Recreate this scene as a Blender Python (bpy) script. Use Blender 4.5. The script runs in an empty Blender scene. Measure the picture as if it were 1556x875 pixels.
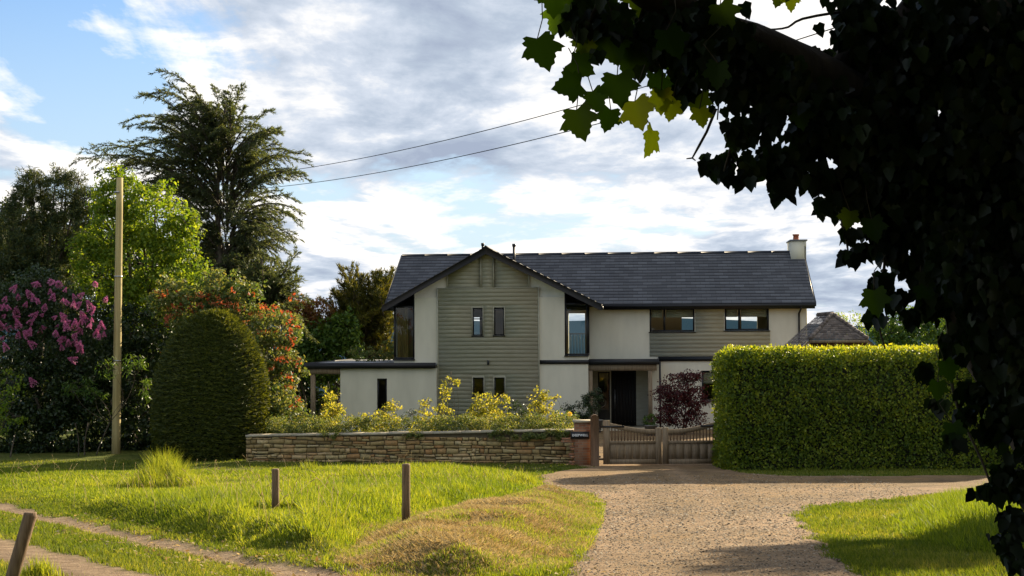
import bpy, math
import numpy as np
from mathutils import Vector, Matrix
rng = np.random.default_rng(7)
C = bpy.context.scene.collection
R = math.radians
scene = bpy.context.scene

# ------------------------------------------------------------------ camera
F = 2300.0; ZC = 3.95
cam_d = bpy.data.cameras.new('camera'); cam = bpy.data.objects.new('camera', cam_d); C.objects.link(cam)
PITCH = math.atan(67.5/F)
cam.location = (0, 0, ZC); cam.rotation_euler = (R(90)+PITCH, R(0.29), 0)
cam_d.sensor_width = 36; cam_d.lens = F/1556*36; cam_d.clip_end = 20000; cam_d.clip_start = 0.1
scene.camera = cam

# ------------------------------------------------------------------ sun, sky
SUN_AZ = R(40); SUN_EL = R(22)
sd = Vector((math.sin(SUN_AZ)*math.cos(SUN_EL), math.cos(SUN_AZ)*math.cos(SUN_EL), math.sin(SUN_EL)))
sl = bpy.data.lights.new('sun', 'SUN'); sl.energy = 5.0; sl.angle = R(0.53); sl.color = (1.0, 0.83, 0.58)
so = bpy.data.objects.new('sun', sl); C.objects.link(so); so.location = (30, 40, 40)
so.rotation_euler = sd.to_track_quat('Z', 'Y').to_euler()
world = bpy.data.worlds.new('World'); scene.world = world; world.use_nodes = True
nt = world.node_tree; N = nt.nodes; L = nt.links; N.clear()
def wn(t, **k):
    n = N.new(t)
    for a, b in k.items(): setattr(n, a, b)
    return n
out = wn('ShaderNodeOutputWorld'); bg = wn('ShaderNodeBackground'); bg.inputs[1].default_value = 0.052
L.new(bg.outputs[0], out.inputs[0])
sky = wn('ShaderNodeTexSky', sky_type='NISHITA', sun_disc=False)
sky.sun_elevation = SUN_EL; sky.sun_rotation = SUN_AZ; sky.air_density = 1.2; sky.dust_density = 0.6; sky.ozone_density = 2.0
tc = wn('ShaderNodeTexCoord')
sep = wn('ShaderNodeSeparateXYZ'); L.new(tc.outputs['Generated'], sep.inputs[0])
def wm(op, a, b=None, c=None, clamp=False):
    n = wn('ShaderNodeMath', operation=op); n.use_clamp = clamp
    for i, v in enumerate((a, b, c)):
        if v is None: continue
        if isinstance(v, (int, float)): n.inputs[i].default_value = v
        else: L.new(v, n.inputs[i])
    return n.outputs[0]
zz = wm('MAXIMUM', sep.outputs[2], 0.0)
den = wm('ADD', zz, 0.10)
ux = wm('DIVIDE', sep.outputs[0], den); uy = wm('DIVIDE', sep.outputs[1], den)
def cloudnoise(sx, sy, ox, oy, scale, detail, rough, dist=0.3):
    cmb = wn('ShaderNodeCombineXYZ')
    L.new(wm('MULTIPLY_ADD', ux, sx, ox), cmb.inputs[0]); L.new(wm('MULTIPLY_ADD', uy, sy, oy), cmb.inputs[1])
    n = wn('ShaderNodeTexNoise'); n.inputs['Scale'].default_value = scale; n.inputs['Detail'].default_value = detail
    n.inputs['Roughness'].default_value = rough; n.inputs['Distortion'].default_value = dist
    L.new(cmb.outputs[0], n.inputs['Vector']); return n.outputs[0]
def ramp(v, stops):
    n = wn('ShaderNodeValToRGB'); L.new(v, n.inputs[0]); e = n.color_ramp.elements
    while len(e) < len(stops): e.new(0.5)
    for i, (p, c) in enumerate(stops): e[i].position = p; e[i].color = (*c, 1) if len(c) == 3 else c
    return n.outputs[0]
def mixc(f, a, b, mode='MIX'):
    n = wn('ShaderNodeMix', data_type='RGBA', blend_type=mode)
    for s, v in ((n.inputs[0], f), (n.inputs[6], a), (n.inputs[7], b)):
        if isinstance(v, (int, float)): s.default_value = v
        elif isinstance(v, tuple): s.default_value = (*v, 1)
        else: L.new(v, s)
    return n.outputs[2]
CLX, CLY = 20.4, 6.6
cov = cloudnoise(1.0, 0.5, CLX, CLY, 0.95, 9, 0.58, 0.5)
cov2 = cloudnoise(1.0, 0.5, CLX+0.05, CLY-0.14, 0.95, 5, 0.5, 0.5)       # sampled towards the sun: the difference lights the cloud edges
fine = cloudnoise(1.3, 0.8, 7.7, 2.2, 2.6, 8, 0.62, 0.2)
az = wm('DIVIDE', sep.outputs[0], wm('MAXIMUM', sep.outputs[1], 0.05))
bias = wm('MULTIPLY_ADD', wm('MINIMUM', wm('MAXIMUM', az, -0.6), 0.5), 0.20, 0.095)
c1 = wm('ADD', wm('ADD', cov, bias), wm('MULTIPLY', wm('SUBTRACT', fine, 0.5), 0.32))
mask = ramp(c1, [(0.455, (0, 0, 0)), (0.54, (1, 1, 1))])
shade = wm('ADD', wm('MULTIPLY', wm('SUBTRACT', cov, cov2), 3.2), wm('MULTIPLY_ADD', wm('SUBTRACT', fine, 0.5), 1.9, 0.62))
ccol = ramp(wm('SUBTRACT', shade, wm('MULTIPLY', wm('SUBTRACT', c1, 0.55), 1.3)), [(0.05, (2.9, 3.4, 4.4)), (0.28, (3.7, 4.3, 5.2)), (0.48, (5.0, 5.5, 6.3)), (0.75, (8.8, 8.5, 8.1))])
blue = mixc(1.0, sky.outputs[0], (0.72, 0.92, 1.25), 'MULTIPLY')
low = ramp(sep.outputs[2], [(0.0, (1, 1, 1)), (0.24, (0, 0, 0))])
pale = mixc(wm('MULTIPLY', low, 0.9), blue, (5.2, 6.1, 7.0))
col = mixc(mask, pale, ccol)
L.new(col, bg.inputs[0])

vs = scene.view_settings; vs.view_transform = 'Standard'; vs.look = 'None'; vs.gamma = 1; vs.exposure = 1.42; vs.use_curve_mapping = False
scene.cycles.use_denoising = True
scene.cycles.max_bounces = 6; scene.cycles.diffuse_bounces = 3; scene.cycles.transparent_max_bounces = 12
scene.cycles.transmission_bounces = 4; scene.cycles.glossy_bounces = 3

# ------------------------------------------------------------------ helpers
RM = np.array(cam.rotation_euler.to_matrix())
def ray(px, py):
    return RM @ np.array([(px-778)/F, (437.5-py)/F, -1.0])
def P(px, py, Y):
    d = ray(px, py); t = Y/d[1]
    return np.array([d[0]*t, Y, ZC+d[2]*t])
PROF_Y = [-500, -10, 0, 6, 13, 19, 27, 35, 43, 60, 90, 200, 600, 1500, 2400, 3400, 5000, 9000]
PROF_Z = [2.6, 2.4, 2.35, 2.2, 1.86, 1.42, 0.80, 0.32, 0.05, 0.0, -0.6, -12, -60, -90, -40, 22, 10, -200]
def G0(y): return np.interp(y, PROF_Y, PROF_Z)
def gp(px, py):
    d = ray(px, py); lo, hi = 0.5, 400
    for Y in np.arange(3, 200, 0.25):
        t = Y/d[1]
        if ZC+d[2]*t < G0(Y): return np.array([d[0]*t, Y])
    return np.array([d[0]*t, Y])
def gpoly(pts): return np.array([gp(*p) for p in pts])
def sdist(poly, x, y):
    """signed distance to polygon, positive inside"""
    x = np.asarray(x, float); y = np.asarray(y, float)
    dmin = np.full(x.shape, 1e9); inside = np.zeros(x.shape, bool); n = len(poly)
    for i in range(n):
        ax, ay = poly[i]; bx, by = poly[(i+1) % n]
        ex, ey = bx-ax, by-ay; l2 = ex*ex+ey*ey+1e-12
        t = np.clip(((x-ax)*ex+(y-ay)*ey)/l2, 0, 1)
        dmin = np.minimum(dmin, np.hypot(x-ax-t*ex, y-ay-t*ey))
        c = ((ay > y) != (by > y)) & (x < (bx-ax)*(y-ay)/((by-ay) if by != ay else 1e-12)+ax)
        inside ^= c
    return np.where(inside, dmin, -dmin)
_perm = np.random.default_rng(3).random((256, 256))
def vnoise(x, y, s=1.0, o=0):
    x = np.asarray(x, float)/s+o*17.3; y = np.asarray(y, float)/s+o*9.1
    xi = np.floor(x).astype(int); yi = np.floor(y).astype(int); fx = x-xi; fy = y-yi
    fx = fx*fx*(3-2*fx); fy = fy*fy*(3-2*fy)
    g = lambda a, b: _perm[a % 256, b % 256]
    return (g(xi, yi)*(1-fx)+g(xi+1, yi)*fx)*(1-fy)+(g(xi, yi+1)*(1-fx)+g(xi+1, yi+1)*fx)*fy
def fbm(x, y, s, o=0): return vnoise(x, y, s, o)*.55+vnoise(x, y, s/2.1, o+1)*.28+vnoise(x, y, s/4.3, o+2)*.17

ISLAND = gpoly([(-300, 712), (0, 713), (230, 718), (420, 718), (600, 715), (700, 715), (800, 724), (818, 735), (815, 748), (760, 765), (700, 775), (640, 792), (560, 815), (520, 850), (400, 841), (300, 822), (200, 800), (100, 778), (0, 752), (-300, 728)])
DEAD = gpoly([(540, 822), (560, 812), (640, 790), (760, 765), (812, 748), (870, 750), (905, 765), (893, 800), (872, 835), (830, 872), (780, 885), (600, 880), (520, 862)])
DRIVE = gpoly([(905, 711), (1100, 709), (1130, 719), (1200, 725), (1520, 725), (1800, 722), (1800, 744), (1500, 748), (1400, 756), (1290, 766), (1232, 774), (1216, 788), (1240, 810), (1262, 835), (1305, 875), (1340, 930), (1370, 1000)])
DRIVE = np.vstack([DRIVE, [[3.5, 3], [3.5, -12], [-1.0, -12], [-0.6, 3]], gpoly([(800, 1000), (818, 930), (845, 878), (872, 848), (886, 815), (897, 795), (908, 770), (893, 752), (860, 749), (823, 747), (818, 723), (850, 717)])])
COURT = np.array([[1.9, 43.6], [6.3, 43.6], [6.3, 46], [15, 46], [15, 61.9], [5, 61.9], [1.0, 60], [1.0, 47]])
TRACK = gpoly([(-300, 733), (0, 760), (100, 787), (200, 808), (300, 830), (400, 850), (520, 864), (650, 872), (760, 884), (860, 880), (800, 1000), (700, 1000), (480, 915), (390, 876), (300, 855), (200, 832), (100, 806), (0, 780), (-300, 750)])
TRACK2 = gpoly([(-300, 775), (-40, 806), (60, 832), (150, 856), (200, 872), (300, 905), (380, 950), (250, 960), (100, 900), (0, 860), (-60, 850), (-300, 800)])
def bank(x, y):
    s = np.clip(sdist(ISLAND, x, y)/0.8+0.15, 0, 1); s = s*s*(3-2*s)
    fall = np.clip((34-np.asarray(y, float))/8, 0.12, 1)
    d = np.clip(sdist(DEAD, x, y)/0.9, 0, 1); d = d*d*(3-2*d)
    t = np.clip(sdist(TRACK, x, y)/0.3, 0, 1)
    return s*0.24*fall+d*(0.10+0.26*fbm(x, y, 1.4, 21))-t*0.04+(1-t)*0.03*fbm(x, y, 0.9, 5)
def G(x, y):
    x = np.asarray(x, float); y = np.asarray(y, float)
    far = np.clip((y-1500)/900, 0, 1)
    hill = far*(fbm(x, y, 900, 2)-0.45)*70
    return G0(y)+np.where((y > 5) & (y < 60), bank(x, y), 0)+hill

class Geo:
    def __init__(s): s.v = []; s.t = []; s.loops = []; s.tot = []; s.n = 0
    def raw(s, v, idx, tot, tint=None):
        v = np.asarray(v, float).reshape(-1, 3); k = len(v)
        s.v.append(v); s.t.append(np.full(k, 0.5) if tint is None else np.broadcast_to(np.asarray(tint, float), (k,)))
        s.loops.append(np.asarray(idx, int)+s.n); s.tot.append(np.asarray(tot, int)); s.n += k; return s
    def faces(s, v, fs, tint=None):
        return s.raw(v, [i for f in fs for i in f], [len(f) for f in fs], tint)
    def stamp(s, tv, tf, pos, fr, size, tint):
        """tv template verts (k,3); fr (n,3,3) rows = local axes in world; size (n,) or (n,3)"""
        tv = np.asarray(tv, float); n = len(pos); k = len(tv)
        size = np.asarray(size, float)
        if size.ndim == 1: size = size[:, None]
        loc = tv[None]*(size[:, None, :])
        w = np.einsum('nki,nij->nkj', loc, fr)+np.asarray(pos)[:, None, :]
        idx = np.concatenate([np.array(f) for f in tf]); tot = np.array([len(f) for f in tf])
        I = (idx[None]+(np.arange(n)*k)[:, None]).ravel()
        return s.raw(w.reshape(-1, 3), I, np.tile(tot, n), np.repeat(np.asarray(tint), k))
    def box(s, x0, x1, y0, y1, z0, z1, f=None, tint=None):
        v = [(x, y, z) for x in (x0, x1) for y in (y0, y1) for z in (z0, z1)]
        if f: v = [f(*p) for p in v]
        return s.faces(v, [(0, 1, 3, 2), (4, 6, 7, 5), (0, 4, 5, 1), (2, 3, 7, 6), (0, 2, 6, 4), (1, 5, 7, 3)], tint)
    def prism(s, poly, a, b, f):
        """poly list of (p,q); f(p,q,h) -> world; extruded h from a to b"""
        n = len(poly); v = [f(p, q, a) for p, q in poly]+[f(p, q, b) for p, q in poly]
        fs = [tuple(range(n)), tuple(range(2*n-1, n-1, -1))]+[(i, (i+1) % n, (i+1) % n+n, i+n) for i in range(n)]
        return s.faces(v, fs)
    def tube(s, pts, rad, seg=8, tint=None, rough=0.0):
        pts = np.asarray(pts, float); n = len(pts); rad = np.broadcast_to(np.asarray(rad, float), (n,))
        T = np.gradient(pts, axis=0); T /= np.linalg.norm(T, axis=1)[:, None]+1e-12
        up = np.array([0, 0, 1.0]) if abs(T[0][2]) < 0.9 else np.array([1.0, 0, 0])
        a = np.arange(seg)*2*np.pi/seg; V = []
        for i in range(n):
            x = np.cross(up, T[i]); x /= np.linalg.norm(x)+1e-12; y = np.cross(T[i], x); up = y
            rr = rad[i]*(1+rough*(rng.random(seg)-.5)) if rough else rad[i]
            V.append(pts[i]+(np.cos(a)*rr)[:, None]*x+(np.sin(a)*rr)[:, None]*y)
        V = np.vstack(V); fs = [(i*seg+j, i*seg+(j+1) % seg, (i+1)*seg+(j+1) % seg, (i+1)*seg+j) for i in range(n-1) for j in range(seg)]
        fs += [tuple(range(seg-1, -1, -1)), tuple((n-1)*seg+j for j in range(seg))]
        return s.faces(V, fs, tint)
    def build(s, name, mat, parent=None, smooth=False):
        me = bpy.data.meshes.new(name); v = np.vstack(s.v); lo = np.concatenate(s.loops); tot = np.concatenate(s.tot)
        if parent is not None and parent.get('_o') is not None: v = v-np.array(parent['_o'])
        me.vertices.add(len(v)); me.vertices.foreach_set('co', v.astype(np.float32).ravel())
        me.loops.add(len(lo)); me.loops.foreach_set('vertex_index', lo.astype(np.int32))
        me.polygons.add(len(tot)); st = np.concatenate([[0], np.cumsum(tot)[:-1]])
        me.polygons.foreach_set('loop_start', st.astype(np.int32)); me.polygons.foreach_set('loop_total', tot.astype(np.int32))
        me.update(calc_edges=True)
        at = me.attributes.new('tint', 'FLOAT', 'POINT'); at.data.foreach_set('value', np.concatenate(s.t).astype(np.float32))
        if smooth: me.polygons.foreach_set('use_smooth', np.ones(len(tot), bool))
        me.materials.append(mat); me.validate()
        o = bpy.data.objects.new(name, me); C.objects.link(o)
        if parent is not None:
            o.parent = parent; o['_o'] = list(parent['_o'])
        return o
def tag(o, label=None, cat=None, group=None, kind=None):
    if label: o['label'] = label
    if cat: o['category'] = cat
    if group: o['group'] = group
    if kind: o['kind'] = kind
    return o
def thing(name, loc, label, cat, group=None):
    o = bpy.data.objects.new(name, None); C.objects.link(o); o.location = Vector([float(a) for a in loc]); o.empty_display_size = 0.2
    o['_o'] = [float(a) for a in loc]
    return tag(o, label, cat, group)

# ------------------------------------------------------------------ materials
def M(name, col, rough=0.8, col2=None, scale=4.0, detail=5, bump=0.0, bscale=None, spec=0.3, tintmix=None, coord='Object', metal=0.0, stretch=(1, 1, 1), lo=0.35, hi=0.65):
    m = bpy.data.materials.new(name); m.use_nodes = True; t = m.node_tree; b = t.nodes['Principled BSDF']
    b.inputs['Roughness'].default_value = rough; b.inputs['Metallic'].default_value = metal; b.inputs['Specular IOR Level'].default_value = spec
    b.inputs['Base Color'].default_value = (*col, 1)
    tcn = t.nodes.new('ShaderNodeTexCoord'); mp = t.nodes.new('ShaderNodeMapping'); t.links.new(tcn.outputs[coord], mp.inputs[0])
    mp.inputs['Scale'].default_value = stretch
    csock = None
    if col2:
        n = t.nodes.new('ShaderNodeTexNoise'); n.inputs['Scale'].default_value = scale; n.inputs['Detail'].default_value = detail; n.inputs['Roughness'].default_value = 0.6
        t.links.new(mp.outputs[0], n.inputs['Vector'])
        r = t.nodes.new('ShaderNodeValToRGB'); r.color_ramp.elements[0].position = lo; r.color_ramp.elements[1].position = hi
        r.color_ramp.elements[0].color = (*col, 1); r.color_ramp.elements[1].color = (*col2, 1)
        t.links.new(n.outputs[0], r.inputs[0]); csock = r.outputs[0]
    if tintmix:
        a = t.nodes.new('ShaderNodeAttribute'); a.attribute_name = 'tint'
        r2 = t.nodes.new('ShaderNodeValToRGB'); e = r2.color_ramp.elements
        while len(e) < len(tintmix): e.new(0.5)
        for i, c in enumerate(tintmix): e[i].position = i/(len(tintmix)-1); e[i].color = (*c, 1)
        t.links.new(a.outputs['Fac'], r2.inputs[0])
        if csock is not None:
            mx = t.nodes.new('ShaderNodeMix'); mx.data_type = 'RGBA'; mx.blend_type = 'MULTIPLY'; mx.inputs[0].default_value = 1
            t.links.new(csock, mx.inputs[6]); t.links.new(r2.outputs[0], mx.inputs[7]); csock = mx.outputs[2]
        else: csock = r2.outputs[0]
    if csock is not None: t.links.new(csock, b.inputs['Base Color'])
    if bump:
        n = t.nodes.new('ShaderNodeTexNoise'); n.inputs['Scale'].default_value = bscale or scale*4; n.inputs['Detail'].default_value = 6
        t.links.new(mp.outputs[0], n.inputs['Vector'])
        bp = t.nodes.new('ShaderNodeBump'); bp.inputs['Distance'].default_value = bump; bp.inputs['Strength'].default_value = 1
        t.links.new(n.outputs[0], bp.inputs['Height']); t.links.new(bp.outputs[0], b.inputs['Normal'])
    return m
def LEAF(name, cols, trans=0.4, tcol=None, rough=0.55, spec=0.25):
    """leaf: diffuse/glossy + translucent, per-leaf colour from the tint attribute"""
    m = bpy.data.materials.new(name); m.use_nodes = True; t = m.node_tree; t.nodes.remove(t.nodes['Principled BSDF'])
    o = t.nodes['Material Output']
    a = t.nodes.new('ShaderNodeAttribute'); a.attribute_name = 'tint'
    r = t.nodes.new('ShaderNodeValToRGB'); e = r.color_ramp.elements
    while len(e) < len(cols): e.new(0.5)
    for i, c in enumerate(cols): e[i].position = i/(len(cols)-1); e[i].color = (*c, 1)
    t.links.new(a.outputs['Fac'], r.inputs[0])
    p = t.nodes.new('ShaderNodeBsdfPrincipled'); p.inputs['Roughness'].default_value = rough; p.inputs['Specular IOR Level'].default_value = spec
    t.links.new(r.outputs[0], p.inputs['Base Color'])
    tr = t.nodes.new('ShaderNodeBsdfTranslucent'); mx = t.nodes.new('ShaderNodeMix'); mx.data_type = 'RGBA'; mx.blend_type = 'MULTIPLY'; mx.inputs[0].default_value = 1
    t.links.new(r.outputs[0], mx.inputs[6]); mx.inputs[7].default_value = (*(tcol or (2.2, 2.0, 0.9)), 1); t.links.new(mx.outputs[2], tr.inputs[0])
    s = t.nodes.new('ShaderNodeMixShader'); s.inputs[0].default_value = trans
    t.links.new(p.outputs[0], s.inputs[1]); t.links.new(tr.outputs[0], s.inputs[2]); t.links.new(s.outputs[0], o.inputs[0])
    return m
def gmul(m, *_): return m
MAT = dict(
    bark=M('bark', (0.05, 0.038, 0.026), 0.9, (0.11, 0.09, 0.065), 6, bump=0.02, bscale=14, stretch=(1, 1, .35)),
    oak=M('weathered_oak', (0.15, 0.11, 0.065), 0.8, (0.26, 0.195, 0.12), 9, bump=0.004, bscale=60, stretch=(4, 4, .3)),
    oakdark=M('dark_oak', (0.10, 0.06, 0.032), 0.75, (0.17, 0.10, 0.055), 9, bump=0.003, bscale=60, stretch=(4, 4, .3)),
    post=M('round_post_wood', (0.12, 0.075, 0.04), 0.85, (0.24, 0.16, 0.09), 14, bump=0.004, bscale=50, stretch=(3, 3, .25)),
    polewood=M('pole_wood', (0.32, 0.25, 0.10), 0.85, (0.48, 0.39, 0.18), 5, bump=0.004, bscale=40, stretch=(4, 4, .12)),
    render=M('cream_render', (0.56, 0.53, 0.41), 0.9, (0.66, 0.625, 0.49), 1.2, bump=0.002, bscale=90, stretch=(1, 1, .3), lo=.3, hi=.6),
    clad=M('sage_boards', (0.34, 0.325, 0.235), 0.65, (0.40, 0.385, 0.285), 2, bump=0.001, bscale=80, stretch=(1, 1, 6)),
    black=M('black_aluminium', (0.012, 0.012, 0.013), 0.45, spec=0.4),
    soffit=M('black_soffit', (0.02, 0.018, 0.016), 0.7),
    felt=M('pale_roof_membrane', (0.30, 0.31, 0.32), 0.6, (0.24, 0.25, 0.26), 2),
    lead=M('lead_grey', (0.13, 0.14, 0.15), 0.5, (0.2, 0.2, 0.21), 3),
    terracotta=M('terracotta', (0.38, 0.11, 0.05), 0.8, (0.25, 0.08, 0.04), 8),
    inner=M('interior_plaster', (0.10, 0.085, 0.065), 0.9),
    blind=M('cream_blind', (0.55, 0.50, 0.33), 0.85, (0.45, 0.42, 0.28), 30, stretch=(.1, .1, 6)),
    curtain=M('gold_curtain', (0.25, 0.17, 0.045), 0.8, (0.08, 0.05, 0.02), 7, stretch=(1, 1, .1)),
    metal=M('galvanised_steel', (0.4, 0.4, 0.4), 0.4, metal=0.9),
    cable=M('black_cable', (0.01, 0.01, 0.01), 0.6),
    coping=M('stone_coping', (0.42, 0.37, 0.27), 0.85, (0.30, 0.26, 0.18), 5, bump=0.004),
    stone=M('sandstone', (0.75, 0.75, 0.75), 0.9, (1.1, 1.05, 1.0), 9, bump=0.012, bscale=16,
            tintmix=[(0.17, 0.12, 0.05), (0.34, 0.25, 0.11), (0.44, 0.35, 0.17), (0.36, 0.20, 0.08), (0.56, 0.45, 0.25)]),
    mortar=M('mortar', (0.10, 0.08, 0.045), 0.95),
    slate_plate=M('dark_slate_plate', (0.02, 0.02, 0.022), 0.5),
    white=M('white_paint', (0.8, 0.8, 0.78), 0.6),
    tile_shake=M('cedar_shakes', (0.8, 0.8, 0.8), 0.85, (1.15, 1.1, 1.05), 12, bump=0.003, tintmix=[(0.085, 0.07, 0.06), (0.13, 0.105, 0.09), (0.2, 0.165, 0.14)]),
    shed=M('brown_stained_boards', (0.17, 0.065, 0.025), 0.8, (0.1, 0.04, 0.018), 6, stretch=(.3, .3, 5)),
    potclay=M('grey_planter', (0.12, 0.115, 0.105), 0.8, (0.18, 0.17, 0.15), 5),
    hills=M('haze_tinted_hills', (0.02, 0.042, 0.065), 1.0, spec=0.0),  # blue of distant haze put into the hills' base colour
    flower_yellow=LEAF('yellow_petals', [(0.75, 0.5, 0.03), (0.85, 0.65, 0.08)], 0.3, (1.2, 1.1, .6)),
    lilac_petal=LEAF('lilac_petals', [(0.34, 0.07, 0.17), (0.52, 0.15, 0.31), (0.70, 0.32, 0.48)], 0.3, (1.3, 1.1, 1.3)),
)
# slates: real lapped courses carry the brick pattern of single slates
def slate_mat():
    m = bpy.data.materials.new('roof_slate'); m.use_nodes = True; t = m.node_tree; b = t.nodes['Principled BSDF']
    u = t.nodes.new('ShaderNodeUVMap'); br = t.nodes.new('ShaderNodeTexBrick'); t.links.new(u.outputs[0], br.inputs[0])
    br.offset = 0.5; br.inputs['Scale'].default_value = 1; br.inputs['Brick Width'].default_value = 0.4; br.inputs['Row Height'].default_value = 0.30
    br.inputs['Mortar Size'].default_value = 0.006; br.inputs['Color1'].default_value = (0.044, 0.048, 0.058, 1); br.inputs['Color2'].default_value = (0.088, 0.094, 0.108, 1)
    br.inputs['Mortar'].default_value = (0.008, 0.009, 0.012, 1); br.inputs['Bias'].default_value = -0.2
    n = t.nodes.new('ShaderNodeTexNoise'); n.inputs['Scale'].default_value = 0.8; n.inputs['Detail'].default_value = 6; t.links.new(u.outputs[0], n.inputs[0])
    r = t.nodes.new('ShaderNodeValToRGB'); r.color_ramp.elements[0].color = (.75, .75, .75, 1); r.color_ramp.elements[1].color = (1.25, 1.25, 1.2, 1); t.links.new(n.outputs[0], r.inputs[0])
    mx = t.nodes.new('ShaderNodeMix'); mx.data_type = 'RGBA'; mx.blend_type = 'MULTIPLY'; mx.inputs[0].default_value = 1
    t.links.new(br.outputs[0], mx.inputs[6]); t.links.new(r.outputs[0], mx.inputs[7]); t.links.new(mx.outputs[2], b.inputs['Base Color'])
    b.inputs['Roughness'].default_value = 0.55; b.inputs['Specular IOR Level'].default_value = 0.45
    return m
MAT['slate'] = slate_mat()
def brick_mat():
    m = bpy.data.materials.new('old_brick'); m.use_nodes = True; t = m.node_tree; b = t.nodes['Principled BSDF']
    tcn = t.nodes.new('ShaderNodeTexCoord'); mp = t.nodes.new('ShaderNodeMapping'); mp.inputs['Rotation'].default_value = (R(90), 0, 0)
    t.links.new(tcn.outputs['Object'], mp.inputs[0])
    br = t.nodes.new('ShaderNodeTexBrick'); t.links.new(mp.outputs[0], br.inputs[0]); br.inputs['Scale'].default_value = 1
    br.inputs['Brick Width'].default_value = 0.22; br.inputs['Row Height'].default_value = 0.075; br.inputs['Mortar Size'].default_value = 0.006
    br.inputs['Color1'].default_value = (0.20, 0.075, 0.035, 1); br.inputs['Color2'].default_value = (0.33, 0.16, 0.08, 1); br.inputs['Mortar'].default_value = (0.26, 0.21, 0.14, 1)
    t.links.new(br.outputs[0], b.inputs['Base Color']); b.inputs['Roughness'].default_value = 0.9
    bp = t.nodes.new('ShaderNodeBump'); bp.inputs['Distance'].default_value = 0.008; bp.invert = True; t.links.new(br.outputs[1], bp.inputs['Height']); t.links.new(bp.outputs[0], b.inputs['Normal'])
    return m
MAT['brick'] = brick_mat()
def glass_mat():
    m = bpy.data.materials.new('window_glass'); m.use_nodes = True; t = m.node_tree; t.nodes.remove(t.nodes['Principled BSDF'])
    tr = t.nodes.new('ShaderNodeBsdfTransparent'); tr.inputs[0].default_value = (.82, .86, .84, 1)
    gl = t.nodes.new('ShaderNodeBsdfGlossy'); gl.inputs['Roughness'].default_value = 0.02
    fr = t.nodes.new('ShaderNodeFresnel'); fr.inputs[0].default_value = 1.5; s = t.nodes.new('ShaderNodeMixShader')
    t.links.new(fr.outputs[0], s.inputs[0]); t.links.new(tr.outputs[0], s.inputs[1]); t.links.new(gl.outputs[0], s.inputs[2])
    t.links.new(s.outputs[0], t.nodes['Material Output'].inputs[0]); return m
MAT['glass'] = glass_mat()
def ground_mat(name, kind):
    m = bpy.data.materials.new(name); m.use_nodes = True; t = m.node_tree; b = t.nodes['Principled BSDF']; b.inputs['Roughness'].default_value = 0.95; b.inputs['Specular IOR Level'].default_value = 0.1
    tcn = t.nodes.new('ShaderNodeTexCoord')
    def noise(s, d=6, r=.6):
        n = t.nodes.new('ShaderNodeTexNoise'); n.inputs['Scale'].default_value = s; n.inputs['Detail'].default_value = d; n.inputs['Roughness'].default_value = r
        t.links.new(tcn.outputs['Object'], n.inputs[0]); return n.outputs[0]
    def rmp(v, st):
        n = t.nodes.new('ShaderNodeValToRGB'); e = n.color_ramp.elements
        while len(e) < len(st): e.new(.5)
        for i, (p, c) in enumerate(st): e[i].position = p; e[i].color = (*c, 1)
        t.links.new(v, n.inputs[0]); return n.outputs[0]
    def mix(f, a, c, mode='MIX'):
        n = t.nodes.new('ShaderNodeMix'); n.data_type = 'RGBA'; n.blend_type = mode
        if isinstance(f, float): n.inputs[0].default_value = f
        else: t.links.new(f, n.inputs[0])
        t.links.new(a, n.inputs[6]); t.links.new(c, n.inputs[7]); return n.outputs[2]
    vor = t.nodes.new('ShaderNodeTexVoronoi'); vor.inputs['Scale'].default_value = 55 if kind == 'gravel' else 14; t.links.new(tcn.outputs['Object'], vor.inputs[0])
    vs_ = t.nodes.new('ShaderNodeSeparateColor'); t.links.new(vor.outputs['Color'], vs_.inputs[0])
    if kind == 'gravel':
        stones = rmp(vs_.outputs[0], [(0, (0.115, 0.084, 0.050)), (0.4, (0.15, 0.112, 0.067)), (0.8, (0.19, 0.145, 0.088)), (1, (0.27, 0.22, 0.145))])
        patch = rmp(noise(0.7, 9, .72), [(.34, (0.62, 0.55, 0.50)), (.5, (1.05, .93, .76)), (.66, (1.5, 1.22, .84))])
        c = mix(1.0, stones, patch, 'MULTIPLY')
        a = t.nodes.new('ShaderNodeAttribute'); a.attribute_name = 'tint'   # 0.5 gravel .. 1 worn sandy soil
        soil = rmp(noise(3, 8, .7), [(.35, (0.16, 0.10, 0.055)), (.6, (0.33, 0.225, 0.13))])
        f = t.nodes.new('ShaderNodeMapRange'); f.inputs[1].default_value = .5; t.links.new(a.outputs['Fac'], f.inputs[0])
        c = mix(f.outputs[0], c, soil)
        hgt = vs_.outputs[1]; dist = 0.004
    else:
        a = t.nodes.new('ShaderNodeAttribute'); a.attribute_name = 'tint'   # 0 grass, 1 bare soil
        grass = rmp(noise(1.2, 8, .7), [(.3, (0.05, 0.065, 0.012)), (.5, (0.09, 0.11, 0.02)), (.7, (0.16, 0.15, 0.04))])
        soil = rmp(noise(5, 8, .75), [(.3, (0.13, 0.085, 0.05)), (.5, (0.24, 0.17, 0.105)), (.7, (0.36, 0.27, 0.175))])
        c = mix(a.outputs['Fac'], grass, soil)
        hgt = noise(30, 5, .7); dist = 0.03
    t.links.new(c, b.inputs['Base Color'])
    bp = t.nodes.new('ShaderNodeBump'); bp.inputs['Distance'].default_value = dist; t.links.new(hgt, bp.inputs['Height']); t.links.new(bp.outputs[0], b.inputs['Normal'])
    return m

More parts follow.
